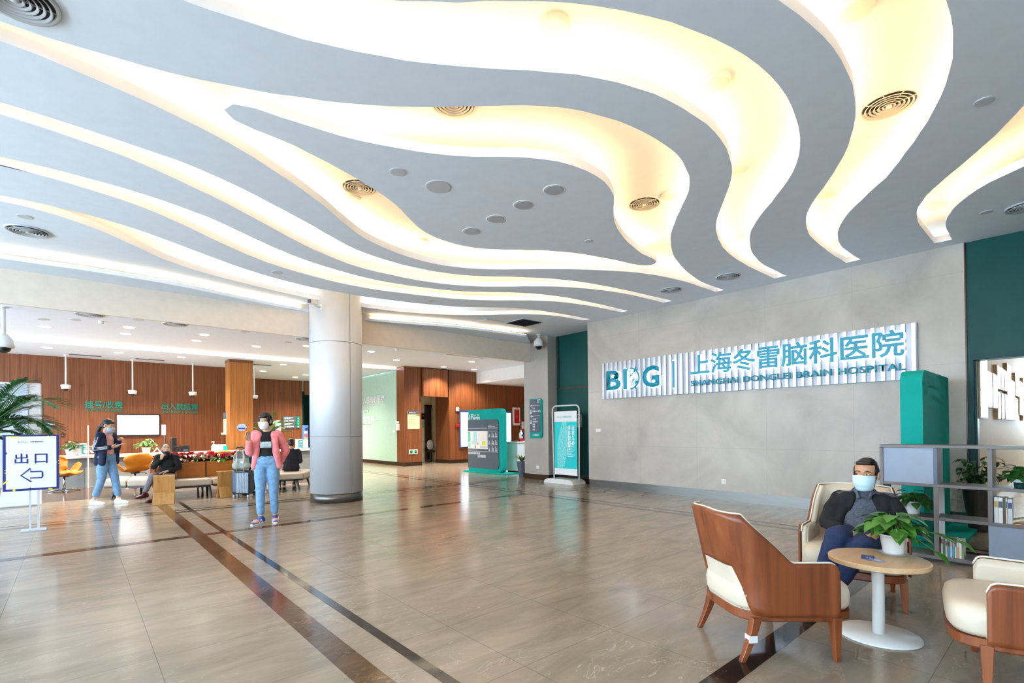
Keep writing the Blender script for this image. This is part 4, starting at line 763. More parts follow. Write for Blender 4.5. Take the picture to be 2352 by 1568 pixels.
# sockets and plates on stone
for (px, pl, val, lb) in (((1369, 991.5, 1380, 984.5), 'X', XR, 'white switch plate on the stone wall below the big sign'), ((1657.5, 1110, 1668, 1100), 'X', XR, 'white socket low on the stone wall'), ((1232.5, 1076, 1238.5, 1069), 'X', 9.27, 'pale socket low on the grey stone column')):
    t, a, b = plate('wall_socket', lb, 'socket', px, pl, val, M['gwhite'], .012)
    MB().bx(val - .016, val - .011, (a.y + b.y) / 2 - .02, (a.y + b.y) / 2 + .02, (a.z + b.z) / 2 - .02, (a.z + b.z) / 2 + .02).build('rocker', M['cwhite'], t, world=True)
# wayfinding sign on the stone column
A, B = at(1219, 1007, X=9.25), at(1245.5, 917, X=9.25); w = A.y - B.y; zb, zt = at(1219, 1006, X=9.25).z, at(1219, 916, X=9.25).z; h = zt - zb
ws = thing('wayfinding_sign', 'teal and slate direction sign on the grey stone column', 'sign', (9.25, (A.y + B.y) / 2, (zb + zt) / 2))
o = V((9.27, A.y, zb)); Nn = V((-.05, 0, 0))
MB().prism(rrect(w, h, .09, (0, 1, 1, 0)), o, U, W, Nn).build('backing', M['teal'], ws, world=True)
MB().prism(rrect(w * .86, h * .83, .07, (0, 1, 1, 0)), o + V((-.05, -w * .04, h * .145)), U, W, V((-.012, 0, 0))).build('face', M['slate'], ws, world=True)
X_ = 9.207
text('lettering', '1F', V((X_, A.y - w * .68, zb + h * .88)), FX, M['paper'], ws, h=.1, depth=0, bold=.01)
for zf, ar_ in ((.78, '↑'), (.52, '←')):
    text('arrow', ar_, V((X_, A.y - w * .1, zb + h * zf - .02)), FX, M['paper'], ws, h=.1, depth=0)
    mb = MB().sph((X_, A.y - w * .14, zb + h * zf - .07), .016, 8, (.2, 1, 1)); mb.prism([(-.03, 0), (.03, 0), (.012, .08), (-.012, .08)], V((X_, A.y - w * .14, zb + h * zf - .17)), U, W, V((-.002, 0, 0)))
    mb.build('person_symbol', M['paper'], ws, world=True)
    mb = MB(); mb.prism([(0, 0), (w * .6, 0), (w * .6, .008), (0, .008)], V((X_, A.y - w * .28, zb + h * zf + .045)), U, W, V((-.002, 0, 0))); mb.build('rule_line', M['paper'], ws, world=True)
for zf, s in ((.73, '门诊'), (.66, '影像中心 检验'), (.46, '出入院'), (.40, '住院收费'), (.33, '药房'), (.27, '电梯'), (.2, '商店')):
    text('lettering', s, V((X_, A.y - w * .28, zb + h * zf)), FX, M['paper'], ws, h=.045, depth=0, bold=.02)
text('lettering', 'BDG冬雷脑科医院', V((9.217, A.y - w * .26, zb + h * .06)), FX, M['paper'], ws, h=.05, w=w * .5, depth=0, bold=.02)

# ---------------------------------------------------------------- floor plan totems
def totem(label, loc, rz, printed):
    """local: face looks along -X, wide along Y"""
    t = thing('floor_plan_totem', label, 'totem', loc, rz); Wd, Hh, D = 1.66, 1.93, .2
    o = V((-D / 2, Wd / 2, .04))
    MB().bx(-.2, .38, -Wd / 2 - .2, Wd / 2 + .16, 0, .04, .006).build('base_plate', M['teal'], t)
    MB().prism(rrect(Wd, Hh, .16, (0, 1, 1, 0), 10), o, U, W, V((D, 0, 0))).build('body', M['teal'], t)
    MB().prism(rrect(Wd - .12, Hh - .42, .12, (0, 1, 1, 0), 10), o + V((0, 0, .1)), U, W, V((-.02, 0, 0))).build('slate_panel', M['slate'], t)
    if not printed: return t
    x = -D / 2 - .022; y0 = Wd / 2
    P = M['paper']; tx = lambda s, y, z, h, m=P, w=None, b=.0, xx=x: text('lettering', s, V((xx, y, z)), FX, m, t, h=h, w=w, depth=0, bold=b, world=False)
    tx('1F', y0 - .06, 1.66, .17, b=.012, xx=-D / 2 - .002); tx('Floor Plan', y0 - .25, 1.77, .06, xx=-D / 2 - .002); tx('楼层平面图', y0 - .25, 1.66, .085, w=.36, b=.02, xx=-D / 2 - .002)
    tx('BDG冬雷脑科医院', y0 - .52, .47, .09, w=.4, b=.02)
    MB().bx(x - .004, x + .004, y0 - 1.02, y0 - .02, .74, 1.3).build('map', mat('map paper', (232, 232, 228), .5, var=.01), t)
    for k, (a, b, c, d, col) in enumerate(((.03, .14, .95, 1.28, (96, 206, 170)), (.03, .14, .78, .92, (150, 216, 200)), (.3, .48, .86, 1.28, (176, 222, 226)), (.22, .28, .88, .99, (220, 206, 196)), (.5, .56, .87, .93, (240, 176, 130)), (.75, .92, .86, .98, (214, 224, 60)), (.38, .42, .76, .84, (216, 60, 70)), (.65, .98, .76, .83, (206, 196, 190)), (.6, .98, .99, 1.27, (236, 228, 220)))):
        MB().bx(x - .008, x - .003, y0 - b, y0 - a, c, d).build('map_patch', mat('map patch %d' % k, col, .5, var=.01), t)
    mb = MB()
    for (a, b, z) in ((.02, 1.0, 1.38), (1.04, 1.5, 1.38), (.02, 1.03, .66), (1.06, 1.5, .66), (1.04, 1.5, 1.12), (1.04, 1.5, .9), (1.04, 1.5, 1.29)): mb.bx(x - .003, x + .002, y0 - b, y0 - a, z, z + .008)
    mb.build('rule_lines', P, t)
    for k in range(6): MB().bx(x - .004, x + .002, y0 - .09 - .105 * k, y0 - .03 - .105 * k, .565, .63, .001).build('icon_tile', P, t)
    tx('导视图 Floor plan', y0 - 1.04, 1.41, .05, w=.34, b=.01); tx('Toilet  Lift  Stairs  Exit', y0 - .03, .69, .028, w=.46)
    for c_, s in enumerate(('1F\n门诊\n药房\n收费', '2F\n检验\n影像', '3F\n手术\n病房')):
        for r_, z in enumerate((1.1, .88, .68)): tx(s, y0 - 1.06 - .16 * c_, z, .15, b=.01)
    return t
totem('teal floor plan totem with a slate map panel standing in front of the bright display', (9.6, 12.14, 0), 0, True)
totem('teal totem seen edge on, standing behind the grey bookcase', (7.87, 1.245, 0), -math.pi / 2, False)
# roll-up banner
A, B = at(1266, 1095, X=9.13), at(1336, 1098, X=9.13)
bt = thing('banner_stand', 'turquoise hand washing banner in a white tube frame before the green recess', 'banner', (9.1, 8.55, 0))
MB().prism([(0, 0), (.98, 0), (.96, .06), (.85, .11), (.13, .11), (.02, .06)], V((9.36, 8.95, 0)), U, W, V((-.46, 0, 0))).build('base', M['gwhite'], bt, world=True)
X_ = 9.12; ya, yb = at(1272, 1000, X=X_).y, at(1328, 1000, X=X_).y
ztop = at(1300, 931, X=X_).z
fr = [V((X_, ya, .1)), V((X_, ya + .04, ztop - .2))] + [V((X_, ya + .04 - .12 + .12 * math.cos(R(q)), ztop - .12 + .12 * math.sin(R(q)))) for q in range(15, 91, 15)]
fr += [V((X_, yb + .08 - .12 * math.cos(R(q)), ztop - .12 + .12 * math.sin(R(q)))) for q in range(90, 0, -15)] + [V((X_, yb - .04, ztop - .2)), V((X_, yb - .02, .1))]
MB().tube(fr, .018, 8).build('tube_frame', M['gwhite'], bt, True, True)
MB().bx(X_ - .006, X_, yb + .03, ya - .03, .2, ztop - .14).build('banner_sheet', mat('turquoise print', (0, 204, 206), .45, var=.01), bt, world=True)
MB().bx(X_ - .009, X_ - .004, yb + .03, ya - .03, ztop - .4, ztop - .14).build('white_band', M['paper'], bt, world=True); MB().bx(X_ - .009, X_ - .004, yb + .03, ya - .03, .2, .36).build('white_band', M['paper'], bt, world=True)
for k, s in enumerate(('拯救生命', '清洁你的手')):
    p = at(1318 - 8.5 * k, 977, X=X_); q = at(1318, 1022 if k == 0 else 1033, X=X_)
    text('lettering', '\n'.join(s), V((X_ - .006, at(1313.5 - 9 * k, 980, X=X_).y, q.z)), FX, M['paper'], bt, h=p.z - q.z, w=.09, depth=0, bold=.02)
text('lettering', 'BDG 上海冬雷脑科医院', V((X_ - .009, ya - .12, ztop - .3)), FX, M['teal'], bt, h=.04, w=.5, depth=0)
rules(V((X_ - .006, yb + .34, .98)), FX, .24, 9, .04, .012, 9).build('small_print', M['paper'], bt, world=True)
# pagoda-like skyline drawn with rows of words
mb = MB(); rn = random.Random(2); pale = mat('pale print', (170, 236, 236), .5)
for k in range(64):
    f = k / 63; z = 1.62 - 1.24 * f; hw = .03 + .17 * min(1, f * 2.2) if f < .55 else .22 - .3 * (f - .55); cy = ya - .36 + (0 if f < .5 else .3 * (f - .5)); cy = min(cy + 0, ya - .05 - hw)
    y = cy + hw
    while y > cy - hw:
        l = rn.uniform(.02, .07); mb.prism([(0, 0), (l, 0), (l, .011), (0, .011)], V((X_ - .006, y, z)), U, W, V((-.002, 0, 0))); y -= l + .014
mb.build('skyline_print', pale, bt, world=True)
t, a, b = plate('hand_dispenser', 'white wall dispenser on the green recess behind the banner', 'dispenser', (1330, 981, 1337, 951), 'X', 9.6, M['gwhite'], .1)
MB().bx(9.488, 9.502, b.y + .01, a.y - .01, a.z + (b.z - a.z) * .72, b.z - .02).build('window', M['slate'], t, world=True)

# ---------------------------------------------------------------- exit board
ex = thing('exit_board', 'white exit board with blue border and arrow on twin grey posts', 'sign', (-.45, 9.62, 0))
x0, x1, z0, z1 = -.742, -.175, .565, 1.335
Y0 = 9.6
MB().bx(x0, x1, Y0, Y0 + .02, z0, z1).build('board', M['blueink'], ex, world=True)
MB().bx(x0 + .032, x1 - .03, Y0 - .004, Y0, z0 + .03, z1 - .022).build('face', M['paper'], ex, world=True)
f = lambda x, y: at(x / 6.033, 980 + y / 6.033, Y=Y0)
def ftext(s, xa, xb, ylo, yhi, m, b):
    a, q = f(xa, ylo), f(xb, yhi); text('lettering', s, V((a.x, Y0 - .004, a.z)), FY, m, ex, h=q.z - a.z, w=q.x - a.x, depth=0, bold=b)
ftext('出', 205, 390, 513, 368, M['blueink'], .012); ftext('口', 484, 656, 505, 370, M['blueink'], .012)
ftext('BDG', 252, 378, 226, 200, mat('pale grey print', (150, 152, 170), .5), 0); ftext('上海冬雷脑科医院', 408, 598, 216, 196, M['blueink'], .01)
ar_ = [f(433, 760), f(290, 675), f(420, 573), f(424, 622), f(572, 615), f(588, 630), f(588, 690), f(574, 702), f(416, 708)]
MB().tube([V((p.x, Y0 - .005, p.z)) for p in ar_], .0085, 8).build('arrow', M['blueink'], ex, world=True)
mb = MB()
def ypoly(*p): mb.prism([(f(*q).x, f(*q).z) for q in p], V((0, Y0 - .004, 0)), V((1, 0, 0)), V((0, 0, 1)), V((0, -.003, 0)))
ypoly((90, 130), (280, 130), (262, 146), (110, 147)); ypoly((46, 778), (100, 738), (116, 748), (46, 806)); ypoly((668, 848), (720, 846), (734, 862), (680, 866))
for p, r in (((196, 878), .014), ((668, 130), .008), ((720, 130), .008), ((812, 467), .005), ((788, 488), .005), ((812, 506), .005), ((70, 606), .006), ((72, 642), .006)):
    q = f(*p); mb.cyl((q.x, Y0 - .007, q.z), (q.x, Y0 - .003, q.z), r, n=16)
mb.build('yellow_marks', M['yellow'], ex, world=True)
mb = MB(); ypoly((384, 875), (420, 836), (462, 872)); q = f(74, 368); mb.cyl((q.x, Y0 - .007, q.z), (q.x, Y0 - .003, q.z), .017, n=16); mb.build('blue_marks', M['blueink'], ex, world=True)
q = f(455, 120); MB().bx(f(300, 120).x, f(620, 120).x, Y0 - .006, Y0 + .024, z1 - .004, z1 + .006).build('top_clip', M['steel'], ex, world=True)
for px in (413, 531):
    x = f(px, 880).x; MB().bx(x - .011, x + .011, Y0 + .02, Y0 + .045, .02, z1 - .05).build('post', M['alu'], ex, world=True)
MB().bx(f(285, 1450).x, f(648, 1420).x, Y0 - .05, Y0 + .12, 0, .022, .004).build('base', M['alu'], ex, world=True)

# ---------------------------------------------------------------- light box panel behind the palm
lb = thing('poster_board', 'tall white poster board standing behind the palm at left', 'poster', (-1.05, 13.0, 0))
xr = at(94, 1000, Y=12.95).x
MB().bx(-1.75, xr, 12.95, 13.2, 0, 2.3, .01).build('board', mat('pale board', (222, 214, 212), .45, var=.01), lb, world=True)
xm = at(64, 1000, Y=12.94).x
MB().bx(-1.7, xm, 12.935, 12.95, .72, 2.28).build('print', mat('poster pale blue', (214, 220, 238), .45, var=.02), lb, world=True)
pl = [at(px / 9.8, 840 + py / 9.8, Y=12.93) for px, py in ((290, 1365), (360, 1335), (470, 1345), (530, 1380), (560, 1440), (600, 1445), (510, 1480), (500, 1560), (480, 1568), (440, 1500), (340, 1410))]
MB().prism([(p.x, p.z) for p in pl], V((0, 12.935, 0)), V((1, 0, 0)), V((0, 0, 1)), V((0, -.006, 0))).build('print_shape', mat('poster dusk grey', (104, 100, 136), .5), lb, world=True)
MB().bx(-1.7, xr, 12.935, 12.95, .02, .3).build('foot_panel', M['paper'], lb, world=True)

# ---------------------------------------------------------------- plants
def leaf(b, base, d, up, L, Wd, droop=.35, fold=.18, heart=True, n=5):
    d = V(d).normalized(); sd = d.cross(V(up)).normalized(); nn = sd.cross(d).normalized(); rows = []
    prof = (.0, .62, 1.0, .82, .42, .0) if heart else (.12, .7, 1, .8, .45, .0)
    for k in range(n + 1):
        f_ = k / n; c = V(base) + d * L * f_ - V((0, 0, 1)) * droop * L * f_ * f_ ; w = prof[k] * Wd / 2
        back = -.12 * L * (1 - f_) if heart and k == 1 else 0
        rows.append([c - sd * w + d * back + nn * fold * w, c, c + sd * w + d * back + nn * fold * w])
    vs = [[b.verts.new(p) for p in r] for r in rows]
    for A_, B_ in zip(vs, vs[1:]):
        for k in (0, 1):
            try: b.faces.new((A_[k], A_[k + 1], B_[k + 1], B_[k]))
            except ValueError: pass
def pot_plant(t, pr_, ph, potm, nl, spread, hgt, ll, seed, leafm=None, saucer=True, trail=(), droop=.45, lo=-.1):
    """potted plant with heart shaped leaves, pot base at local origin"""
    rn = random.Random(seed); leafm = leafm or M['leaf']
    MB().lathe([(0, .0), (pr_ * .74, .0), (pr_ * .76, .01), (pr_, ph), (pr_ * 1.05, ph), (pr_ * 1.05, ph - .012), (pr_ * .96, ph - .004), (pr_ * .9, ph - .03), (0, ph - .03)], (0, 0, .012 if saucer else 0), 32).build('pot', potm, t, smooth=False).data.shade_smooth()
    MB().cyl((0, 0, ph - .03), (0, 0, ph - .015), pr_ * .9).build('soil', M['soil'], t)
    if saucer: MB().lathe([(0, 0), (pr_ * .8, 0), (pr_ * 1.05, .018), (pr_ * 1.08, .018), (pr_ * .84, .01), (0, .01)], n=32).build('saucer', potm, t, smooth=True)
    lf = MB(); st = MB()
    for k in range(nl):
        az = k * 2.39996 + rn.uniform(-.3, .3); el = rn.uniform(lo, 1.0); rr = spread * (1 - .75 * max(0, el) ** 1.5) * rn.uniform(.55, 1); zz = ph + hgt * el * rn.uniform(.75, 1)
        tip = V((rr * math.cos(az), rr * math.sin(az), max(zz, ph * .45)))
        b0 = V((pr_ * .4 * math.cos(az), pr_ * .4 * math.sin(az), ph)); mid = (b0 + tip) / 2 + V((0, 0, .25 * hgt + .02))
        st.tube([b0, mid, tip], .003, 5)
        dv = V((math.cos(az) + rn.uniform(-.4, .4), math.sin(az) + rn.uniform(-.4, .4), rn.uniform(-.35, .25)))
        leaf(lf.b, tip, dv, (0, 0, 1), ll * rn.uniform(.75, 1.15), ll * rn.uniform(.62, .85), droop * rn.uniform(.5, 1.3))
    for tr in trail:
        pts = [V(p) for p in tr]; st.tube(pts, .003, 5)
        for i in range(1, len(pts)):
            dv = (pts[i] - pts[i - 1]); sdv = V((-dv.y, dv.x, 0)).normalized() * (.7 if i % 2 else -.7)
            leaf(lf.b, pts[i], dv.normalized() + sdv, (0, 0, 1), ll * rn.uniform(.8, 1.2), ll * .6, .3)
    st.build('stems', M['stem'], t, smooth=True); lf.build('leaves', leafm, t, smooth=True, norm=False)
def palm(t, crown, fronds, seed, leafL=.26):
    rn = random.Random(seed)
    for (az, rise, L, dr) in fronds:
        d = V((math.cos(R(az)), math.sin(R(az)), 0)); pts = []
        for k in range(15):
            f_ = k / 14; pts.append(V(crown) + d * L * f_ * (1 - .1 * f_) + V((0, 0, rise * f_ * L - dr * f_ ** 2.2 * L)))
        fr = MB().tube(pts, [.012 * (1 - .85 * k / 14) + .002 for k in range(15)], 6)
        for k in range(2, 60):
            f_ = k / 60; i = min(13, int(f_ * 14)); p = pts[i].lerp(pts[i + 1], f_ * 14 - i); tg = (pts[i + 1] - pts[i]).normalized()
            sd = tg.cross(V((0, 0, 1))).normalized(); l = leafL * (.45 + 1.0 * math.sin(math.pi * (f_ * .86 + .12))) * rn.uniform(.85, 1.1)
            for s_ in (-1, 1):
                dv = (sd * s_ * .85 + tg * .75 + V((0, 0, .35))).normalized(); leaf(fr.b, p, dv, (0, 0, 1), l, .016, .3, .3, False, 3)
        fr.build('frond', M['palm'], t, norm=False)
def planter(t, r0, r1, h, m):
    MB().lathe([(0, 0), (r0, 0), (r1, h), (r1 * .93, h), (r1 * .9, h - .04), (0, h - .04)], n=28).build('planter', m, t, smooth=False); MB().cyl((0, 0, h - .05), (0, 0, h - .035), r1 * .9).build('soil', M['soil'], t)
pt = thing('potted_palm', 'big feathery palm reaching in from the left edge beside the exit board', 'palm', (-1.12, 11.3, 0))
planter(pt, .17, .24, .5, M['gwhite']); MB().tube([(0, 0, .45), (.01, 0, .9), (.0, 0, 1.3)], [.05, .04, .035], 10).build('trunk', mat('palm stem', (110, 96, 60), .8, var=.2), pt, smooth=True)
palm(pt, (0, 0, 1.3), [(-42, 1.05, 1.4, .72), (-20, .62, 1.05, .5), (-60, .8, .85, .55), (-36, .35, .8, .35), (-75, 1.5, .75, .5), (-10, 1.35, .7, .45), (40, 1.2, .8, .6), (100, 1.1, .8, .6), (160, 1, .8, .6), (215, 1, .8, .6), (-52, 1.45, 1.0, .9), (-28, .05, .7, .3), (-48, .75, 1.1, .7), (-30, .9, 1.1, .85), (-38, 1.6, .8, .5)], 3, .31)
a = at(617, 1035, Y=18.3)
p2 = thing('potted_palm', 'dark green palm behind the woman in pink, right of the wood column', 'palm', (a.x, 18.3, 0)); planter(p2, .2, .27, .55, M['gwhite'])
MB().tube([(0, 0, .5), (0, 0, 1.2)], [.04, .03], 8).build('trunk', M['stem'], p2, smooth=True)
palm(p2, (0, 0, 1.15), [(-60, 1.1, .8, .75), (-130, 1.2, .8, .75), (-10, 1.3, .9, .8), (170, 1.1, .8, .8), (-95, 1.7, .8, .7), (40, 1.4, .9, .8), (110, 1.3, .8, .7), (-35, .6, .8, .4)], 5, .22)
# counter plants
q = at(165, 1046, Y=16.62); t = thing('potted_plant', 'small bushy green plant in a white bowl at the left of the counter', 'plant', (q.x, 16.62, .79))
pot_plant(t, .13, .16, M['gwhite'], 60, .2, .22, .09, 11, M['leafd'], False, lo=.1)
q = at(336, 1043, Y=16.62); t = thing('potted_plant', 'light green plant in a small white pot below the wall screen', 'plant', (q.x, 16.62, .79))
pot_plant(t, .1, .16, M['gwhite'], 46, .3, .26, .1, 12, M['leaf'], False, lo=-.05)
q = at(1212, 1100, X=9.42); t = thing('potted_plant', 'spiky plant in a tapering grey planter half behind the stone column', 'plant', (9.42, 10.34, 0))
planter(t, .09, .15, .44, M['slate'])
mb = MB(); rn = random.Random(8)
for k in range(16): az = k * 2.4; leaf(mb.b, (0, 0, .42), (math.cos(az), math.sin(az), rn.uniform(.8, 2.2)), (0, 0, 1), rn.uniform(.3, .5), .07, .35, .2, False)
mb.build('leaves', mat('yellow green leaf', (120, 136, 66), .45, var=.3, scale=20), t, smooth=True, norm=False)

# ---------------------------------------------------------------- lounge armchairs
def arm_path(u):      # u in -1..1 round the shell from right arm to left arm
    hw, yf, yb, r = .28, .235, -.30, .17
    segs = [(yf - (yb + r)), r * math.pi / 2, 2 * (hw - r), r * math.pi / 2, (yf - (yb + r))]; T = sum(segs); s = (u + 1) / 2 * T
    if s < segs[0]: return V((hw, yf - s)), s - T / 2
    s0 = s; s -= segs[0]
    if s < segs[1]: a = s / r; return V((hw - r + r * math.cos(a), yb + r - r * math.sin(a))), s0 - T / 2
    s -= segs[1]
    if s < segs[2]: return V((hw - r - s, yb)), s0 - T / 2
    s -= segs[2]
    if s < segs[3]: a = s / r; return V((-(hw - r) - r * math.sin(a), yb + r - r * math.cos(a))), s0 - T / 2
    s -= segs[3]; return V((-hw, yb + r + s)), s0 - T / 2
def sstep(a, b, x): x = max(0, min(1, (x - a) / (b - a))); return x * x * (3 - 2 * x)
def taper(y): return 1 + .5 * (y + .235)
def shell_rows(inset, NU=88, NV=12, cut=True, zdrop=0):
    rows = []
    T = .3 * 2 + .0
    for i in range(NU + 1):
        u = -1 + 2 * i / NU; p, s = arm_path(u); a = abs(s); L = arm_path(1)[1]
        p2, _ = arm_path(min(1, u + .01)); p1, _ = arm_path(max(-1, u - .01)); tg = (p2 - p1).normalized(); nn = V((tg.y, -tg.x))   # inward normal side
        if nn.dot(-p) < 0: nn = -nn
        tt = max(0, min(1, (a - .285) / .2)); lift = (1 - tt) ** 1.2 if tt > .06 else 1 - tt * tt * 12
        top = .565 + (.855 - .565) * lift - .012 * min(1, a / .3) * lift
        edge = max(0, a - (L - .05)); top -= .05 - math.sqrt(max(0, .05 ** 2 - edge ** 2)) if edge > 0 else 0
        bot = .262
        if cut: bot = .262 + .268 * (1 - sstep(.185, .28, a) ** .7)
        col = []
        for j in range(NV + 1):
            z = bot + (top - zdrop - bot) * j / NV; lean = max(0, z - .40) * .22 * (1 - sstep(.25, .5, a)) 
            q = p + nn * inset; col.append(V((q.x * taper(q.y), q.y - lean, z)))
        rows.append(col)
    return rows
def make_armchair(label):
    t = thing('lounge_armchair', label, 'armchair')
    o = MB().grid(shell_rows(0)).build('wood_shell', M['chair_wood'], t, True, norm=False, solid=.016, off=0); o.modifiers[0].use_even_offset = True
    o = MB().grid(shell_rows(.028, cut=False, zdrop=.006)).build('back_upholstery', M['cream'], t, True, norm=False, solid=.036, off=0)
    o = MB().grid([[p + V((0, 0, 0)) for p in r] for r in shell_rows(.045, 88, 8, cut=False, zdrop=.012)]).build('inner_lining', M['cream'], t, True, norm=False, solid=.01, off=0)
    top = [r[-1] + V((0, 0, .002)) for r in shell_rows(.012)]
    MB().tube(top, .006, 6).build('piping', mat('white piping', (238, 230, 214), .5), t, True)
    # seat cushion: superellipse plan, domed
    rows = []; pl = []
    for k in range(48):
        a = 2 * math.pi * k / 48; c, s = math.cos(a), math.sin(a); ex_ = .42
        pl.append((.266 * math.copysign(abs(c) ** ex_, c), (.372 if s > 0 else .31) * math.copysign(abs(s) ** ex_, s) + .01))
    for (sc, z) in ((.0, .285), (.96, .285), (1.0, .31), (1.01, .37), (.985, .41), (.93, .43), (.8, .442), (.4, .452), (0, .455)):
        rows.append([V((x * sc * taper(y), y * sc, z)) for x, y in pl])
    MB().grid(rows, True).build('seat_cushion', M['cream'], t, True)
    fr = MB()
    rows = [[V((x * sc * taper(y), y * sc, z)) for x, y in pl] for sc, z in ((.0, .225), (.97, .225), (1.0, .235), (1.0, .28), (0, .282))]
    fr.grid(rows, True); fr.build('seat_frame', M['chair_wood'], t, False)
    for sx in (-1, 1):
        for sy, name in ((1, 'leg'), (-1, 'leg')):
            mb = MB(); pts = []; kick = .07 if sy < 0 else -.0
            for k in range(6):
                f_ = k / 5; w = .027 - .012 * f_; c = V((sx * (.245 + .01 * f_) * taper(sy * .235), sy * .235 - kick * f_ ** 1.6 + (.02 * (1 - f_) if sy < 0 else 0), .25 * (1 - f_)))
                pts.append([c + V((w * a, w * b, 0)) for a, b in ((-1, -1), (1, -1), (1, 1), (-1, 1))])
            mb.grid(pts, True); mb.b.faces.new([v for v in mb.b.verts[:4]]); mb.b.verts.ensure_lookup_table(); mb.b.faces.new([mb.b.verts[-4 + i] for i in range(4)])
            l = mb.build(name, M['chair_wood'], t, bevel=.004)
            lx = sx * .255 * taper(sy * .235); MB().bx(lx - .013, lx + .013, sy * .235 - kick - .013, sy * .235 - kick + .013, -.0, .006).build('foot_pad', M['black'], l)
    return t
c1 = make_armchair('brown wood backed armchair seen from behind, front of the three armchairs')
c1.location = (3.275, 1.329, 0); c1.rotation_euler = (0, 0, R(-125.3))
c2 = dup(c1, (4.638, 1.199, 0), R(102.7), 'cream armchair in which the man in the black jacket sits')
c3 = dup(c1, (3.765, .144, 0), R(10.3), 'cream armchair with wood side cut by the right edge of the picture')
for o in (c1, c2, c3): o['group'] = 'lounge armchairs round the small table'
tg_ = MB().bx(.226, .274, -.269, -.219, .11, .15).build('paper_tag', M['paper'], c1); tg_['label'] = 'white paper tag wrapped round the leg'

# ---------------------------------------------------------------- pedestal table
TZ = .5; tc_ = V((3.885, .87, 0))
tb = thing('pedestal_table', 'small round oak topped table on a white pedestal between the armchairs', 'table', tc_)
MB().lathe([(0, 0), (.222, 0), (.227, .004), (.225, .012), (.05, .018), (0, .018)], n=64).build('base', M['white'], tb, True)
MB().cyl((0, 0, .015), (0, 0, TZ - .03), .034, n=32).build('column', M['white'], tb, True)
MB().lathe([(0, TZ - .035), (.262, TZ - .035), (.27, TZ - .03), (.272, TZ - .006), (.266, TZ), (0, TZ)], n=72).build('tabletop', M['table_wood'], tb)
MB().bx(.02, .036, -.034, -.0325, .2, .235).build('sticker', M['blueink'], tb)
q = at(2052, 1274, z=TZ)
pp_ = thing('potted_plant', 'pothos in a white pot with saucer on the round table', 'plant', (q.x, q.y, TZ))
pot_plant(pp_, .075, .125, M['gwhite'], 62, .165, .17, .115, 21, M['leaf'], True, lo=.12, trail=[[(.03, -.03, .13), (.07, -.1, .17), (.1, -.17, .16), (.13, -.24, .14), (.15, -.29, .12)], [(-.02, -.03, .12), (.03, -.13, .11), (.06, -.2, .05)]])
for k, (px, py, rz, c, lb) in enumerate(((2000, 1283, .5, (96, 120, 190), 'blue printed leaflet on the round table, lowest of the small fan'), (2010, 1286, .9, (150, 172, 212), 'pale blue leaflet on the round table, on top of the small fan'), (1993, 1280, .2, (70, 84, 160), 'dark blue leaflet on the round table, leftmost of the small fan'))):
    p = at(px, py, z=TZ); t = thing('leaflet', lb, 'leaflet', (p.x, p.y, TZ + .0005 + .0012 * k), rz, 'leaflets on the round table')
    MB().bx(-.055, .055, -.035, .035, 0, .001).build('sheet', mat('leaflet print %d' % k, c, .5, var=.12, scale=40), t); rules(V((-.04, 0, .0012)), (V((1, 0, 0)), V((0, 1, 0))), .08, 2, .014, .004, k).build('small_print', M['paper'], t)

# ---------------------------------------------------------------- bookcase
bk = thing('bookcase', 'low open grey bookcase with blue grey panels behind the seated man', 'bookcase', (6.54, .5, 0))
X0, X1 = 6.38, 6.7; S = M['shelf']
for nm, b in (('top_board', (X0, X1, -.6, 1.40, 1.12, 1.15)), ('shelf_board', (X0, X1, -.6, 1.37, .735, .765)), ('shelf_board', (X0, X1, -.6, .925, .41, .44)), ('shelf_board', (X0, X1, .965, 1.37, .40, .43)), ('bottom_board', (X0, X1, -.6, 1.40, .025, .06)),
              ('upright', (X0, X1, 1.37, 1.40, .06, 1.12)), ('upright', (X0, X1, .925, .965, .06, .735)), ('upright', (X0, X1, .54, .575, .44, .735)), ('upright', (X0, X1, .54, .575, .765, 1.12)), ('upright', (X0, X1, -.6, -.57, .06, 1.12))):
    MB().bx(*b, bev=.003).build(nm, S, bk, world=True)
MB().bx(X0 + .04, X1 - .02, -.5, 1.36, 0, .025).build('plinth', M['black'], bk, world=True)
MB().bx(X0 + .012, X0 + .03, .965, 1.37, .765, 1.12).build('panel', M['bluegrey'], bk, world=True)
MB().bx(X0 + .012, X1, .935, .965, .765, 1.12).build('panel_side', mat('dark blue grey board', (92, 100, 120), .45, var=.02), bk, world=True)
MB().bx(X0 + .012, X0 + .03, -.05, .575, .06, .41).build('panel', M['bluegrey'], bk, world=True)
def book(y0, w, h, z0, c, lb, g, tilt=0):
    t = thing('book', lb, 'book', (X0 + .1, y0 - w / 2, z0), 0, g); cv = mat('book cover %d %d %d' % c, c, .5, var=.03, scale=30)
    MB().bx(-.08, .06, -w / 2, w / 2, 0, h, .001).build('cover', cv, t); MB().bx(-.07, .064, -w / 2 + .002, w / 2 - .002, h - .004, h + .001).build('pages', M['paper'], t)
    MB().bx(-.0815, -.079, -w / 2 + .002, w / 2 - .002, h * .62, h * .86).build('spine_label', mat('spine %d' % (sum(c) % 7), [(60, 70, 110), (190, 180, 160), (120, 40, 40), (230, 226, 216), (60, 100, 90), (200, 160, 80), (90, 90, 100)][sum(c) % 7], .5), t)
    if tilt: t.rotation_euler = (R(tilt), 0, 0)
y = .918
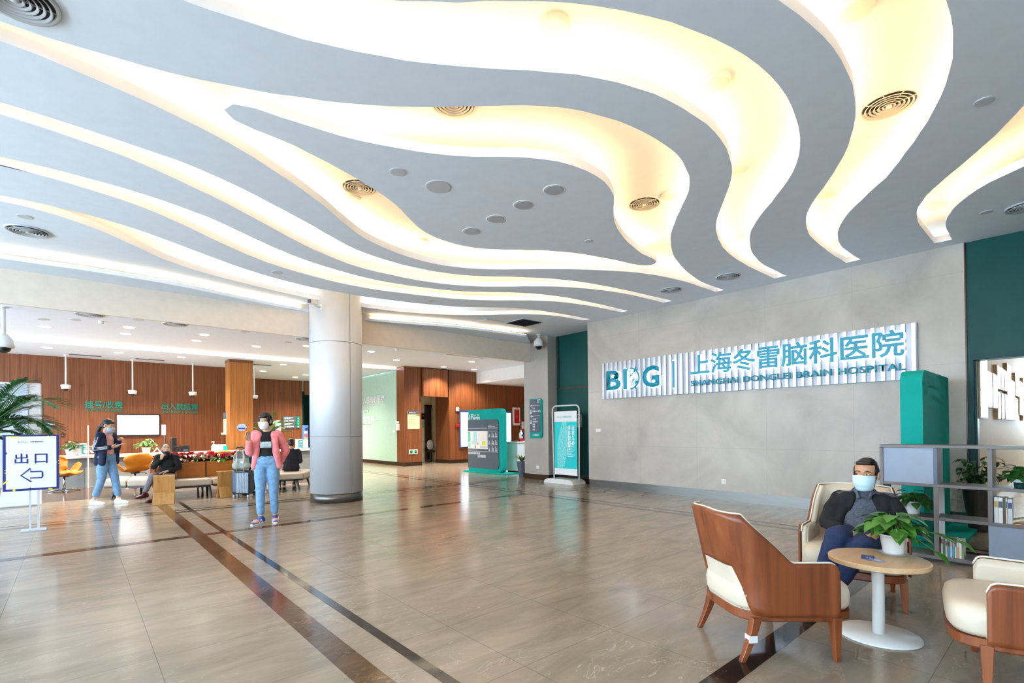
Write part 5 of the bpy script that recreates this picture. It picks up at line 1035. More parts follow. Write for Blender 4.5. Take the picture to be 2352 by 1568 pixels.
for k, (w, h, c, lb) in enumerate(((.016, .2, (196, 186, 166), 'beige thin book at the left end of the lower shelf row'), (.014, .175, (60, 120, 92), 'green spined book in the lower shelf row'), (.014, .178, (200, 182, 156), 'tan book right of the green one on the lower shelf'), (.016, .176, (58, 146, 190), 'bright blue book, first of two blue ones on the lower shelf'), (.015, .175, (196, 200, 204), 'pale grey book between the two blue ones on the lower shelf'), (.013, .177, (76, 156, 196), 'thinner blue book, second of two blue ones on the lower shelf'), (.014, .178, (206, 204, 198), 'grey white book right of the blue ones on the lower shelf'), (.014, .174, (190, 168, 128), 'brown yellow book near the right end of the lower shelf row'), (.018, .176, (232, 226, 210), 'thick cream book at the right end of the lower shelf row'), (.012, .18, (150, 160, 110), 'olive book leaning last in the lower shelf row'))):
    book(y, w, h, .06, c, lb, 'books on the lower shelf'); y -= w + .0025
y = .535
for k, (w, h, c, lb) in enumerate(((.026, .235, (226, 228, 230), 'white book with a blue spine patch, leftmost on the middle shelf'), (.03, .232, (234, 232, 226), 'thick white book, second on the middle shelf'), (.014, .236, (96, 80, 66), 'thin brown book between white ones on the middle shelf'), (.012, .234, (206, 196, 176), 'thin beige book on the middle shelf'), (.03, .225, (204, 210, 216), 'grey white book at the right end of the middle shelf row'))):
    book(y, w, h, .44, c, lb, 'books on the middle shelf'); y -= w + .002
t = thing('open_book', 'paperback lying open face up on the middle shelf', 'book', (X0 + .12, .34, .44))
rows = [[V((x, yy, .005 + .035 * math.exp(-((yy + .02) / .03) ** 2) * 0 + .05 * max(0, 1 - abs(yy) / .12) ** .6)) for x in (-.09, .09)] for yy in [(-.12 + .24 * k / 16) for k in range(17)]]
MB().grid(rows).build('pages', mat('aged paper', (226, 208, 170), .6), t, True, solid=.02); MB().bx(-.095, .095, -.125, .125, 0, .006).build('cover', mat('orange cover', (206, 140, 74), .5, var=.1), t)
t = thing('potted_plant', 'leafy plant in a white pot on the left shelf of the bookcase', 'plant', (6.56, 1.16, .43)); pot_plant(t, .075, .13, M['gwhite'], 50, .16, .12, .1, 31, M['leafd'], False, lo=-.3)
q = at(2345, 1112, X=6.52); t = thing('potted_plant', 'leafy plant in a dark green pot on the bookcase by the right edge', 'plant', (6.54, q.y, .765)); pot_plant(t, .06, .11, mat('dark green pot', (22, 74, 70), .4), 40, .15, .1, .1, 32, M['leafd'], False, lo=-.2)
MB().lathe([(.0585, .05), (.0605, .05), (.064, .08), (.062, .08)], n=28).build('pot_band', M['paper'], t)
t = thing('potted_plant', 'trailing ivy in a tall dark planter between the totem and the green doorway', 'plant', (8.62, .86, 0)); planter(t, .1, .16, .52, mat('dark brown planter', (62, 48, 44), .4))
mb = MB(); lf = MB(); rn = random.Random(41)
for k in range(26):
    az = rn.uniform(0, 6.28); p = V((0, 0, .5)); pts = [p]; L = rn.uniform(.2, .62); 
    for j in range(1, 8): f_ = j / 7; pts.append(V((.2 * f_ * math.cos(az), .2 * f_ * math.sin(az), .5 + L * (1.6 * f_ - .9 * f_ * f_ * (1.0 if k % 3 else 1.6)))))
    mb.tube(pts, .003, 5)
    for q in pts[2:]: leaf(lf.b, q, (rn.uniform(-1, 1), rn.uniform(-1, 1), rn.uniform(-.6, .3)), (0, 0, 1), .075, .055, .3)
mb.build('stems', M['stem'], t, True); lf.build('leaves', M['leafd'], t, True, norm=False)

# ---------------------------------------------------------------- mirror strips in the corridor
k_ = 1075 / 192; fm = lambda x, y: at(2160 + x / k_, 800 + y / k_, Y=.9)
for k, (xa, xb, yt, yb_, lb) in enumerate(((495, 568, 125, 880, 'tall first mirror strip beside the green door frame'), (583, 632, 310, 740, 'second mirror strip in the corridor, left of a step down pair'), (655, 702, 345, 748, 'third mirror strip in the corridor'), (710, 745, 238, 500, 'short upper mirror strip, first of the raised three'), (760, 790, 265, 515, 'short upper mirror strip, second of the raised three'), (806, 836, 298, 530, 'short upper mirror strip, third of the raised three'),
        (722, 748, 575, 893, 'lower mirror strip, first under the raised three'), (770, 795, 590, 897, 'lower mirror strip, second under the raised three'), (816, 842, 605, 903, 'lower mirror strip, third under the raised three'), (846, 884, 222, 905, 'tallest narrow mirror strip in the middle of the corridor wall'), (898, 930, 425, 908, 'mirror strip just right of the tallest narrow one'), (945, 990, 345, 590, 'short mirror strip high at right of the corridor'), (945, 975, 650, 910, 'short mirror strip low at right of the corridor'), (1004, 1040, 440, 842, 'mirror strip near the right edge, mid height'), (1048, 1075, 400, 640, 'upper mirror strip at the right edge'), (1048, 1075, 690, 915, 'lower mirror strip at the right edge'))):
    a, b = fm(xa, yb_), fm(xb, yt); t = thing('mirror_strip', lb, 'mirror', ((a.x + b.x) / 2, .9, a.z), 0, 'mirror strips on the corridor wall'); zt_ = fm((xa + xb) / 2, yt).z
    MB().bx(a.x - .03, b.x + .03, .88, .93, a.z - .02, zt_ + .02).build('frame', mat('tan mirror frame', (170, 142, 104), .5, var=.02), t, world=True); MB().bx(a.x, b.x, .874, .882, a.z, zt_).build('mirror_glass', M['mirror'], t, world=True)

for k, x in enumerate((10.6, 13.2, 15.8)):  # unseen ceiling lamps added to warm the corridor
    t = disc('downlight', .1, 4.2, x, -.4, 'added unseen downlight in the corridor ceiling behind the portal, number %s from the door' % ('one', 'two', 'three')[k], 'downlight', M['lamp'], .01, M['white'], 'added corridor downlights'); dl_light(t, 75)
# ---------------------------------------------------------------- ring bench with planter
def padmesh(poly, z0, z1):
    mb = MB(); mb.prism(poly, (0, 0, z0), (1, 0, 0), (0, 1, 0), (0, 0, z1 - z0)); return mb
bn = thing('waiting_bench', 'pale leather waiting bench with tan backrests and a flower trough in the middle', 'bench', (2.5, 12.5, 0))
PADS = [[(1.12, 11.97), (2.14, 11.93), (2.14, 12.5), (1.2, 12.55)], [(2.15, 11.93), (3.19, 11.9), (3.19, 12.5), (2.15, 12.5)], [(3.2, 11.9), (3.95, 11.8), (4.52, 12.75), (3.9, 13.05), (3.2, 12.5)], [(.42, 13.15), (.78, 12.87), (.93, 14.0), (.62, 14.4)], [(.785, 12.865), (1.12, 12.6), (1.3, 13.6), (.94, 14.0)]]
for P in PADS: padmesh(P, .25, .385).build('seat_pad', M['pad'], bn, world=True, bevel=.035)
fr = lambda P, s: [(sum(p[0] for p in P) / len(P) + (x - sum(p[0] for p in P) / len(P)) * s, sum(p[1] for p in P) / len(P) + (y - sum(p[1] for p in P) / len(P)) * s) for x, y in P]
for P in PADS: padmesh(fr(P, .93), .215, .25).build('seat_frame', M['petrol'], bn, world=True)
for (x, y, dx, dy) in ((.62, 13.2, -.06, -.02), (.68, 14.2, -.04, .1), (1.05, 12.78, .02, -.06), (1.08, 13.6, 0, .05), (2.1, 12.02, .03, -.06), (2.13, 12.45, .02, .06), (1.3, 12.05, -.03, -.05), (3.1, 12.0, .02, -.05), (3.84, 11.95, .04, -.08), (4.33, 12.72, .08, .06), (3.72, 12.8, .03, .06), (2.14, 13.05, 0, -.06), (2.14, 13.5, 0, .06)):
    MB().cyl((x + dx, y + dy, 0), (x, y, .23), .018, .03, 10).build('leg', M['petrol'], bn, world=True)
for P in ([(1.45, 12.5), (2.12, 12.49), (2.12, 12.6), (1.45, 12.62)], [(2.135, 12.49), (3.15, 12.5), (3.15, 12.6), (2.135, 12.6)], [(1.14, 12.62), (1.24, 12.6), (1.42, 13.4), (1.32, 13.5)], [(1.45, 13.1), (3.15, 13.1), (3.15, 13.2), (1.45, 13.2)]):
    padmesh(P, .3, .715).build('backrest', M['orange2'], bn, world=True, bevel=.02)
padmesh([(1.45, 13.2), (3.15, 13.2), (3.15, 13.65), (1.45, 13.65)], .25, .385).build('seat_pad', M['pad'], bn, world=True, bevel=.035)
MB().bx(1.4, 3.18, 12.6, 13.1, .25, .66).build('flower_trough', M['petrol'], bn, world=True); MB().bx(1.42, 3.16, 12.61, 13.09, .64, .67).build('soil', M['soil'], bn, world=True)
rn = random.Random(77)
WH = ['%s leaved flower plant, number %s from the left in the bench trough']
NW = ('first', 'second', 'third', 'fourth', 'fifth', 'sixth', 'seventh', 'eighth', 'ninth', 'tenth', 'eleventh')
for k in range(11):
    x = 1.5 + .158 * k; col = ('redp', 'pinkp', 'redp', 'pinkp', 'pinkp', 'redp', 'redp', 'pinkp', 'redp', 'redp', 'pinkp')[k]
    t = thing('flowering_plant', '%s flowering plant with green leaves, %s from the left in the bench trough' % ('red' if col == 'redp' else 'pink', NW[k]), 'plant', (x, 12.72 + .05 * (k % 3), .68), 0, 'flowers in the bench trough'); t.scale = (1.15, 1.15, 1.25)
    lf = MB(); ft = MB()
    for j in range(26):
        az = rn.uniform(0, 6.28); r_ = rn.uniform(.02, .15); leaf(lf.b, (r_ * math.cos(az), r_ * math.sin(az), rn.uniform(.03, .15)), (math.cos(az), math.sin(az), rn.uniform(-.2, .5)), (0, 0, 1), rn.uniform(.1, .17), .075, .5, .2)
    for j in range(5):
        az = rn.uniform(0, 6.28); c = V((.1 * math.cos(az), .08 * math.sin(az) - .07, rn.uniform(.08, .15)))
        for q in range(10): a_ = q * 1.3; leaf(ft.b, c, (math.cos(a_), math.sin(a_), .3 if q % 2 else 1.4), (.3, -1, .6), .085, .06, .2, .15, False)
    lf.build('leaves', M['leafd'] if k % 2 else M['leaf'], t, True, norm=False); ft.build('petals', M[col], t, True, norm=False)
# bent plywood leaflet stands
def ply_stand(label, x, y, rz, g='plywood leaflet stands before the bench'):
    t = thing('leaflet_stand', label, 'stand', (x, y, 0), rz, g); w = .34
    pr_ = [(-.03, .53), (.03, .535), (.05, .52), (-.02, .02), (-.005, .006), (.02, .02), (.07, .2), (.085, .215), (.1, .2), (.17, .0)]
    mb = MB(); mb.grid([[V((sx * w / 2, -a, b)) for a, b in pr_] for sx in (-1, 1)]); mb.build('bent_sheet', M['ply'], t, False, norm=False, solid=.014, off=0); return t
p1 = ply_stand('wooden bent plywood stand in front of the seated woman in black', 1.27, 11.5, R(-12))
p2_ = ply_stand('wooden bent plywood stand half hidden behind the suitcase', 2.36, 11.78, R(10))

# ---------------------------------------------------------------- organic shapes grown from tapered limbs
from mathutils import noise as NZ
def cap2(mb, p0, p1, a, b, side=None, n=14):
    """tapered rounded limb; a, b = (radius along side, radius across)"""
    p0, p1 = V(p0), V(p1); d = p1 - p0; L = d.length; d = d.normalized() if L > 1e-6 else V((0, 0, 1))
    s = V(side) if side is not None else (V((1, 0, 0)) if abs(d.x) < .9 else V((0, 1, 0)))
    s = (s - d * s.dot(d)).normalized(); t = d.cross(s); rings = []
    a = (a, a) if isinstance(a, (int, float)) else a; b = (b, b) if isinstance(b, (int, float)) else b
    ea, eb = min(a), min(b)
    seq = [(-math.cos(R(q)), math.sin(R(q)), 0) for q in (12, 35, 60)] + [(0, 1, 0), (0, 1, 1)] + [(math.sin(R(q)), math.cos(R(q)), 1) for q in (30, 55, 78)]
    for h, sc, w in seq:
        c = p0 if w == 0 else p1; r_ = a if w == 0 else b; e_ = ea if w == 0 else eb
        rings.append([mb.b.verts.new(c + d * h * e_ + s * r_[0] * sc * math.cos(2 * math.pi * k / n) + t * r_[1] * sc * math.sin(2 * math.pi * k / n)) for k in range(n)])
    for A_, B_ in zip(rings, rings[1:]):
        for k in range(n): mb.b.faces.new((A_[k], A_[(k + 1) % n], B_[(k + 1) % n], B_[k]))
    mb.b.faces.new(rings[0][::-1]); mb.b.faces.new(rings[-1]); return mb
def chain(mb, pts, rad, side=None):
    for i in range(len(pts) - 1): cap2(mb, pts[i], pts[i + 1], rad[i], rad[i + 1], side)
    return mb
def ell(mb, c, r, rot=None): return mb.sph(c, 1, 18, r, rot)
def blob(mb, name, m, parent, vox=.008, sm=6, folds=0, fs=9, seed=0):
    o = mb.build(name, m, parent, True)
    md = o.modifiers.new('r', 'REMESH'); md.mode = 'VOXEL'; md.voxel_size = vox; md.use_smooth_shade = True
    md = o.modifiers.new('s', 'SMOOTH'); md.factor = .5; md.iterations = sm
    bake(o)
    if folds:
        me = o.data; off = V((seed * 3.1, seed, 0)); ns = [v.normal.copy() for v in me.vertices]
        for v, nn in zip(me.vertices, ns):
            q = v.co * fs + off; f_ = NZ.noise(V((q.x, q.y, q.z * 1.9))) + .5 * NZ.noise(q * 2.3); v.co += nn * folds * f_
    return o
def hand(mb, wr, d, nrm, curl=.5, sgn=1, spread=.0, k=1.0):
    """wr wrist, d pointing to the fingertips, nrm palm normal; sgn puts the thumb on +-(d x nrm)"""
    wr, d, nrm = V(wr), V(d).normalized(), V(nrm); nrm = (nrm - d * nrm.dot(d)).normalized(); s = d.cross(nrm) * sgn
    cap2(mb, wr, wr + d * .075 * k, (.026 * k, .017 * k), (.036 * k, .013 * k), s)
    for i, (o_, l) in enumerate(((.027, .068), (.009, .076), (-.009, .07), (-.026, .055))):
        b0 = wr + d * (.082 - .004 * abs(i - 1)) * k + s * o_ * k; a_ = curl * (.35 + .08 * i); dd = (d * math.cos(a_) + nrm * math.sin(a_) + s * spread * (1.5 - i) * .2).normalized()
        p1 = b0 + dd * l * .5 * k; a2 = a_ + curl * .9; d2 = (d * math.cos(a2) + nrm * math.sin(a2)).normalized(); p2 = p1 + d2 * l * .32 * k; a3 = a2 + curl * .6; d3 = (d * math.cos(a3) + nrm * math.sin(a3)).normalized(); p3 = p2 + d3 * l * .24 * k
        chain(mb, [b0 - d * .015 * k, p1, p2, p3], [.0098 * k, .0092 * k, .0085 * k, .0075 * k])
    b0 = wr + d * .022 * k + s * .024 * k; d1 = (d * .72 + s * .62 + nrm * .3).normalized(); d2 = (d * .9 + s * .25 + nrm * (.3 + .4 * curl)).normalized()
    chain(mb, [b0, b0 + d1 * .04 * k, b0 + d1 * .04 * k + d2 * .034 * k, b0 + d1 * .04 * k + d2 * .056 * k], [.013 * k, .011 * k, .0098 * k, .0085 * k])
class Head:
    def __init__(s, c, fwd, up=(0, 0, 1), k=1.0):
        s.c = V(c); s.f = V(fwd).normalized(); u = V(up); s.s = s.f.cross(u).normalized(); s.u = s.s.cross(s.f).normalized(); s.k = k
        s.m = Matrix((s.s, s.f, s.u)).transposed().to_4x4()
    def p(s, x, y, z): return s.c + (s.s * x + s.f * y + s.u * z) * s.k
    def body(s, mb, neck, nr=.052):
        k = s.k; e_ = lambda c, r: ell(mb, s.p(*c), tuple(q * k for q in r), s.m)
        e_((0, -.012, .035), (.074, .094, .083)); e_((0, .028, -.03), (.061, .062, .075)); e_((0, .04, -.07), (.046, .044, .042)); e_((0, .062, -.094), (.024, .02, .018))
        e_((0, .068, .024), (.05, .018, .014)); e_((.036, .058, -.022), (.026, .024, .02)); e_((-.036, .058, -.022), (.026, .024, .02))
        cap2(mb, s.p(0, .083, .006), s.p(0, .104, -.026), .0085 * k, .0125 * k); e_((.012, .09, -.03), (.009, .009, .008)); e_((-.012, .09, -.03), (.009, .009, .008))
        e_((0, .083, -.056), (.022, .011, .007)); e_((0, .081, -.066), (.019, .01, .007))
        for sx in (-1, 1): e_((sx * .076, -.008, -.008), (.011, .02, .031)); e_((sx * .079, .002, -.03), (.008, .01, .012))
        cap2(mb, s.p(0, -.02, -.06), neck, nr, nr * 1.12)
    def eyes(s, t, look=0, brow=True):
        k = s.k
        for sx in (-1, 1):
            mb = MB(); ir = MB()
            ell(mb, s.p(sx * .031, .0775, .002), (.0125 * k, .007 * k, .005 * k), s.m); ell(ir, s.p(sx * .031 + look, .084, .002), (.0052 * k, .003 * k, .005 * k), s.m)
            ew = mb.build('eye_white', mat('eye white', (226, 222, 218), .3, var=0), t, True); ir.build('iris', M['hair'], ew, True)
        if brow:
            for sx in (-1, 1):
                b = MB(); chain(b, [s.p(sx * .014, .0865, .021), s.p(sx * .03, .0855, .027), s.p(sx * .05, .073, .021)], [.0025 * k, .003 * k, .0018 * k])
                b.build('eyebrow', M['hair'], t, True)
    def mask(s, t, m, low=0, edge=True):
        mb = MB(); k = s.k; rows = []
        for i in range(9):
            f_ = i / 8; z = -.006 - .118 * f_ - low; row = []
            for j in range(17):
                g = -1 + 2 * j / 16; a_ = g * 1.25; wd = .076 - .004 * f_ - .02 * f_ ** 3; dp = .117 + .008 * math.sin(math.pi * min(1, f_ * 1.2)) - .028 * max(0, f_ - .55) / .45
                row.append(s.p(wd * 1.02 * math.sin(a_), dp * (math.cos(a_) ** .75 if math.cos(a_) > 0 else 0) - .004 + .0035 * math.cos(f_ * 22) * (1 - abs(g)), z + .012 * abs(g) * (f_ - .35)))
            rows.append(row)
        o = mb.grid(rows).build('face_mask', m, t, True, norm=False, solid=.003, off=0)
        if edge:
            e_ = MB().tube([r_ + s.f * .002 for r_ in rows[0]], .0035 * k, 6); e_.build('mask_edge', M['maskw'], o, True)
        st = MB()
        for sx in (-1, 1):
            c = 0 if sx < 0 else 16
            for r_ in (0, 8): st.tube([rows[r_][c], s.p(sx * .078, .03, -.015 - low * .8 - .01 * (r_ > 0)), s.p(sx * .086, -.018, .0 - .02 * (r_ > 0))], .0016 * k, 5)
        st.build('ear_loop', M['maskw'], o, True)
def trunk(mb, J, w=1.0, k=1.0, sd=(1, 0, 0), up=1.0):
    chain(mb, [J['pel'], J['waist'], J['chest']], [(.16 * w * k, .108 * w * k), (.128 * w * k, .09 * w * k), (.148 * w * k, .1 * w * k)], sd)
    cap2(mb, J['shR'], J['shL'], .058 * w * k, .058 * w * k); cap2(mb, J['chest'], V(J['chest']).lerp(J['neck'], up), (.13 * w * k, .085 * w * k), ((.06 + .09 * (1 - up)) * w * k, (.055 + .03 * (1 - up)) * w * k), sd)
def arm(mb, J, S, r, end=1.0):
    e_ = V(J['el' + S]).lerp(V(J['wr' + S]), end); chain(mb, [J['sh' + S], J['el' + S], e_], r)
def leg(mb, J, S, r, end=1.0):
    e_ = V(J['kn' + S]).lerp(V(J['an' + S]), end); chain(mb, [J['hip' + S], V(J['hip' + S]).lerp(V(J['kn' + S]), .5), J['kn' + S], V(J['kn' + S]).lerp(e_, .38), e_], r)
def shoe(t, an, d, m, sole=None, hi=.03, L=.25, nm='shoe', side_m=None):
    an = V(an); d = V((d[0], d[1], 0)).normalized(); s = V((-d.y, d.x, 0)); z = an.z - .075
    f0 = V((an.x, an.y, z)); mb = MB(); H = f0 - d * .05; T = f0 + d * (L - .07)
    cap2(mb, H + V((0, 0, .04)), f0 + d * .07 + V((0, 0, .037)), (.034, .036), (.04, .03), s); cap2(mb, f0 + d * .07 + V((0, 0, .035)), T + V((0, 0, .026)), (.042, .03), (.036, .018), s); cap2(mb, H + V((0, 0, .04)), f0 + V((0, 0, .085 + hi * .3)), (.034, .04), (.037, .042), s)
    o = blob(mb, nm, m, t, .007, 4)
    sl = MB(); pts = [(-.075, .018), (-.06, .034), (0, .038), (.09, .044), (.14, .04), (L - .055, .022), (L - .045, 0)]; pts = pts + [(a, -b) for a, b in pts[::-1][1:]] 
    sl.prism([(a, b) for a, b in pts], f0 + V((0, 0, .0)), d, s, V((0, 0, .018))); sl.build('sole', sole or M['gwhite'], o, bevel=.004)
    return o, f0, d, s

# ---------------------------------------------------------------- man in the armchair
mn = thing('person', 'person with a face mask and black jacket sitting in the cream armchair', 'person', (4.651, 1.14, 0), R(102.7))
J = dict(pel=V((0, .02, .5)), waist=V((0, -.04, .6)), chest=V((-.015, -.1, .735)), neck=V((-.015, -.09, .85)), shR=V((.15, -.09, .768)), shL=V((-.18, -.09, .768)), elR=V((.235, .04, .575)), elL=V((-.255, .03, .58)), wrR=V((.115, .225, .555)), wrL=V((-.09, .25, .565)),
         hipR=V((.085, .03, .475)), hipL=V((-.085, .03, .475)), knR=V((.15, .38, .525)), knL=V((.0, .4, .475)), anR=V((.27, .4, .13)), anL=V((.2, .36, .085)))
hd = Head((-.03, -.05, .965), (.26, 1, .02), k=1.06)
mb = MB(); hd.body(mb, J['neck'] + V((0, -.01, -.02))); trunk(mb, J, .9)
for S in 'RL': arm(mb, J, S, [.045, .038, .026]); leg(mb, J, S, [.07, .06, .048, .045, .032])
hand(mb, J['wrR'], (-.75, .62, -.18), (-.2, -.3, -1), .55, -1); hand(mb, J['wrL'], (.2, .9, -.35), (.9, -.2, -.3), 1.25, 1)
blob(mb, 'body', M['skinm'], mn, .0055, 3)
hd.eyes(mn, .004); hd.mask(mn, M['mask'])
mb = MB(); K = hd; e_ = lambda c, r: ell(mb, K.p(*c), r, K.m)
e_((0, -.02, .052), (.078, .094, .079)); e_((0, -.05, .0), (.075, .066, .075)); e_((0, .03, .085), (.063, .055, .024))
for sx in (-1, 1): e_((sx * .066, -.008, .03), (.014, .05, .04)); e_((sx * .07, .022, -.002), (.006, .012, .03))
blob(mb, 'hair', M['hair'], mn, .006, 3, .0012, 60)
mb = MB(); trunk(mb, J, .99, up=.55); cap2(mb, J['pel'] + V((0, .02, -.02)), J['waist'], (.172, .125), (.15, .115), (1, 0, 0)); blob(mb, 'shirt', mat('heather grey shirt', (84, 90, 102), .85, var=.22, scale=50, bump=.2, stretch=(1, 1, 4)), mn, .009, 5, .003, 9)
mb = MB(); n0 = J['neck']
chain(mb, [n0 + V((.055, -.03, .0)), n0 + V((.054, .04, -.01)), n0 + V((.034, .085, -.07))], [(.012, .02)] * 3); chain(mb, [n0 + V((-.055, -.03, .0)), n0 + V((-.054, .04, -.01)), n0 + V((-.034, .085, -.07))], [(.012, .02)] * 3)
blob(mb, 'shirt_collar', mat('heather grey collar', (92, 98, 110), .85, var=.2, scale=50), mn, .005, 3)
bt_ = MB()
for k in range(3): bt_.cyl(J['chest'].lerp(J['waist'], .05 + .42 * k) + V((-.0, .118 + .01 * k, .055 - .02 * k)), J['chest'].lerp(J['waist'], .05 + .42 * k) + V((0, .124 + .01 * k, .057 - .02 * k)), .0055, n=10)
bt_.build('buttons', M['black'], mn)
mb = MB()      # open jacket: back, two fronts, sleeves, collar
cap2(mb, J['pel'] + V((0, -.06, .03)), J['chest'] + V((0, -.045, 0)), (.17, .06), (.165, .065), (1, 0, 0)); cap2(mb, J['chest'] + V((0, -.04, .0)), J['neck'] + V((0, -.045, -.035)), (.155, .06), (.07, .035), (1, 0, 0))
for S, sx in (('R', 1), ('L', -1)):
    chain(mb, [J['sh' + S] + V((-.05 * sx, .05, .02)), J['chest'] + V((.132 * sx, .06, -.02)), J['waist'] + V((.155 * sx, .065, -.02)), J['pel'] + V((.168 * sx, .06, .02))], [(.042, .035), (.045, .055), (.045, .06), (.04, .06)])
    chain(mb, [J['neck'] + V((.06 * sx, -.02, -.02)), J['sh' + S] + V((-.09 * sx, .075, -.0)), J['chest'] + V((.1 * sx, .09, -.05))], [.022, .024, .02])
    chain(mb, [J['sh' + S], V(J['sh' + S]).lerp(J['el' + S], .5) + V((.01 * sx, 0, 0)), J['el' + S], V(J['el' + S]).lerp(J['wr' + S], .5), V(J['el' + S]).lerp(J['wr' + S], .93)], [.058, .06, .056, .05, .042])
blob(mb, 'jacket', M['blackc'], mn, .009, 5, .006, 8, 3)
mb = MB()
cap2(mb, J['pel'] + V((-.1, 0, 0)), J['pel'] + V((.1, 0, 0)), .105, .105)
for S in 'RL': leg(mb, J, S, [.1, .094, .078, .07, .058], .9)
blob(mb, 'trousers', mat('navy trousers', (44, 58, 96), .85, var=.12, scale=24, bump=.2), mn, .009, 5, .005, 9, 5)
mb = MB(); ring = [J['pel'].lerp(J['waist'], .3) + V((.16 * math.cos(a_), .125 * math.sin(a_) + .005, .012 - .02 * math.sin(a_))) for a_ in [2 * math.pi * k / 28 for k in range(28)]]
mb.tube(ring, .014, 6, True); mb.build('belt', M['black'], mn, True)
q = J['pel'].lerp(J['waist'], .3) + V((.03, .142, -.012)); b = MB().box(q, (.045, .012, .034), bev=.004).build('belt_buckle', mat('brass buckle', (196, 160, 92), .25, .9), mn)
for S, dd in (('R', (.25, 1)), ('L', (.1, 1))): shoe(mn, J['an' + S] + V((0, 0, .0)), dd, M['black'], M['black'])
# bottle in his hand
wb = thing('water_bottle', 'small printed plastic bottle held on its side by the seated man', 'bottle', (0, 0, 0)); 
mw = mn.matrix_basis if False else Matrix.Translation((4.651, 1.14, 0)) @ Matrix.Rotation(R(102.7), 4, 'Z')
hp = mw @ (J['wrL'] + V((.045, .09, -.085))); wb.location = hp; WL[wb.name] = hp; wb.rotation_euler = (R(-118), 0, R(122.7))
MB().lathe([(0, -.08), (.028, -.08), (.032, -.07), (.032, .03), (.026, .055), (.013, .075), (.013, .085), (0, .085)], n=24).build('bottle_body', mat('frosted bottle', (222, 222, 226), .25, var=.02), wb, True)
MB().lathe([(.0325, -.05), (.0332, -.048), (.0332, .02), (.0325, .022)], n=24).build('label_wrap', mat('pink bottle label', (232, 206, 206), .5, var=.12, scale=60), wb, True); MB().cyl((0, 0, .085), (0, 0, .1), .0145).build('cap', M['blueink'], wb)

# ---------------------------------------------------------------- standing woman in pink (motion blurred in the photograph, built at rest)
pk = thing('person', 'person with face mask in a pink cardigan and jeans standing beside the silver column', 'person', (2.135, 7.96, 0), R(158))
def standJ():
    return dict(pel=V((0, 0, .9)), waist=V((0, .01, 1.05)), chest=V((0, 0, 1.22)), neck=V((0, 0, 1.37)), shR=V((.15, 0, 1.305)), shL=V((-.15, 0, 1.305)), elR=V((.2, -.02, 1.04)), elL=V((-.2, -.02, 1.04)), wrR=V((.2, .06, .82)), wrL=V((-.2, .06, .82)),
                hipR=V((.082, 0, .87)), hipL=V((-.082, 0, .87)), knR=V((.09, .02, .47)), knL=V((-.09, .02, .47)), anR=V((.1, -.01, .085)), anL=V((-.1, -.01, .085)))
J = standJ(); J.update(elR=V((.215, .1, 1.06)), wrR=V((.2, .22, 1.22)), elL=V((-.25, -.09, 1.06)), wrL=V((-.16, -.09, .86)), anR=V((.085, .03, .085)), anL=V((-.1, -.05, .085)), knR=V((.085, .03, .47)))
hd = Head((.015, .03, 1.505), (.42, 1, -.08))
mb = MB(); hd.body(mb, J['neck'] + V((0, 0, -.03)), .046); trunk(mb, J, .88)
for S in 'RL': arm(mb, J, S, [.042, .035, .023]); leg(mb, J, S, [.075, .07, .05, .045, .032])
hand(mb, J['wrR'], (.1, .35, 1), (-.6, .8, 0), .35, -1, .6); hand(mb, J['wrL'], (.2, -.1, -1), (1, .2, 0), .6, 1)
blob(mb, 'body', M['skin'], pk, .006, 3); hd.eyes(pk); hd.mask(pk, M['maskw'], edge=False)
mb = MB(); e_ = lambda c, r: ell(mb, hd.p(*c), r, hd.m)
e_((0, -.02, .05), (.083, .1, .083)); e_((0, -.05, -.01), (.08, .075, .085)); e_((0, .05, .07), (.066, .05, .03)); e_((.068, .025, .01), (.018, .04, .055)); e_((-.068, .025, .01), (.018, .04, .055)); cap2(mb, hd.p(0, -.11, -.02), hd.p(0, -.16, -.055), .028, .022)
blob(mb, 'hair', M['hair'], pk, .006, 3, .002, 45)
mb = MB(); trunk(mb, J, .99, up=.55); cap2(mb, J['pel'] + V((0, 0, .05)), J['waist'], (.15, .11), (.132, .098), (1, 0, 0)); ts = blob(mb, 'black_top', M['blackc'], pk, .009, 5, .002, 8)
b = MB(); rows = [[V((x, .099 + .012 * math.cos(x * 9) - .02 * abs(x) * 4 * .2, z)) for x in [(-.075 + .15 * k / 8) for k in range(9)]] for z in (1.11, 1.16, 1.2)]
b.grid(rows).build('shirt_print', mat('washed pale print', (190, 208, 214), .8, var=.25, scale=26), ts, True, norm=False, solid=.02, off=0)
mb = MB()
cap2(mb, J['pel'] + V((0, -.045, .0)), J['chest'] + V((0, -.035, .02)), (.175, .075), (.16, .078), (1, 0, 0)); cap2(mb, J['chest'] + V((0, -.03, .03)), J['neck'] + V((0, -.03, -.035)), (.15, .07), (.07, .045), (1, 0, 0))
for S, sx in (('R', 1), ('L', -1)):
    chain(mb, [J['sh' + S] + V((-.05 * sx, .035, .015)), J['chest'] + V((.115 * sx, .06, 0)), J['waist'] + V((.13 * sx, .06, 0)), J['pel'] + V((.165 * sx, .03, -.07))], [(.045, .035), (.05, .05), (.05, .055), (.045, .05)])
    chain(mb, [J['sh' + S], J['el' + S], V(J['el' + S]).lerp(J['wr' + S], .85)], [.066, .062, .048])
    chain(mb, [J['neck'] + V((.055 * sx, -.01, -.02)), J['chest'] + V((.085 * sx, .085, .05))], [.02, .018])
blob(mb, 'cardigan', M['pink'], pk, .009, 5, .005, 8, 2)
mb = MB(); cap2(mb, J['pel'] + V((-.07, -.01, .02)), J['pel'] + V((.07, -.01, .02)), (.115, .11), (.115, .11)); cap2(mb, J['pel'], J['waist'] + V((0, 0, -.06)), (.155, .115), (.135, .1), (1, 0, 0))
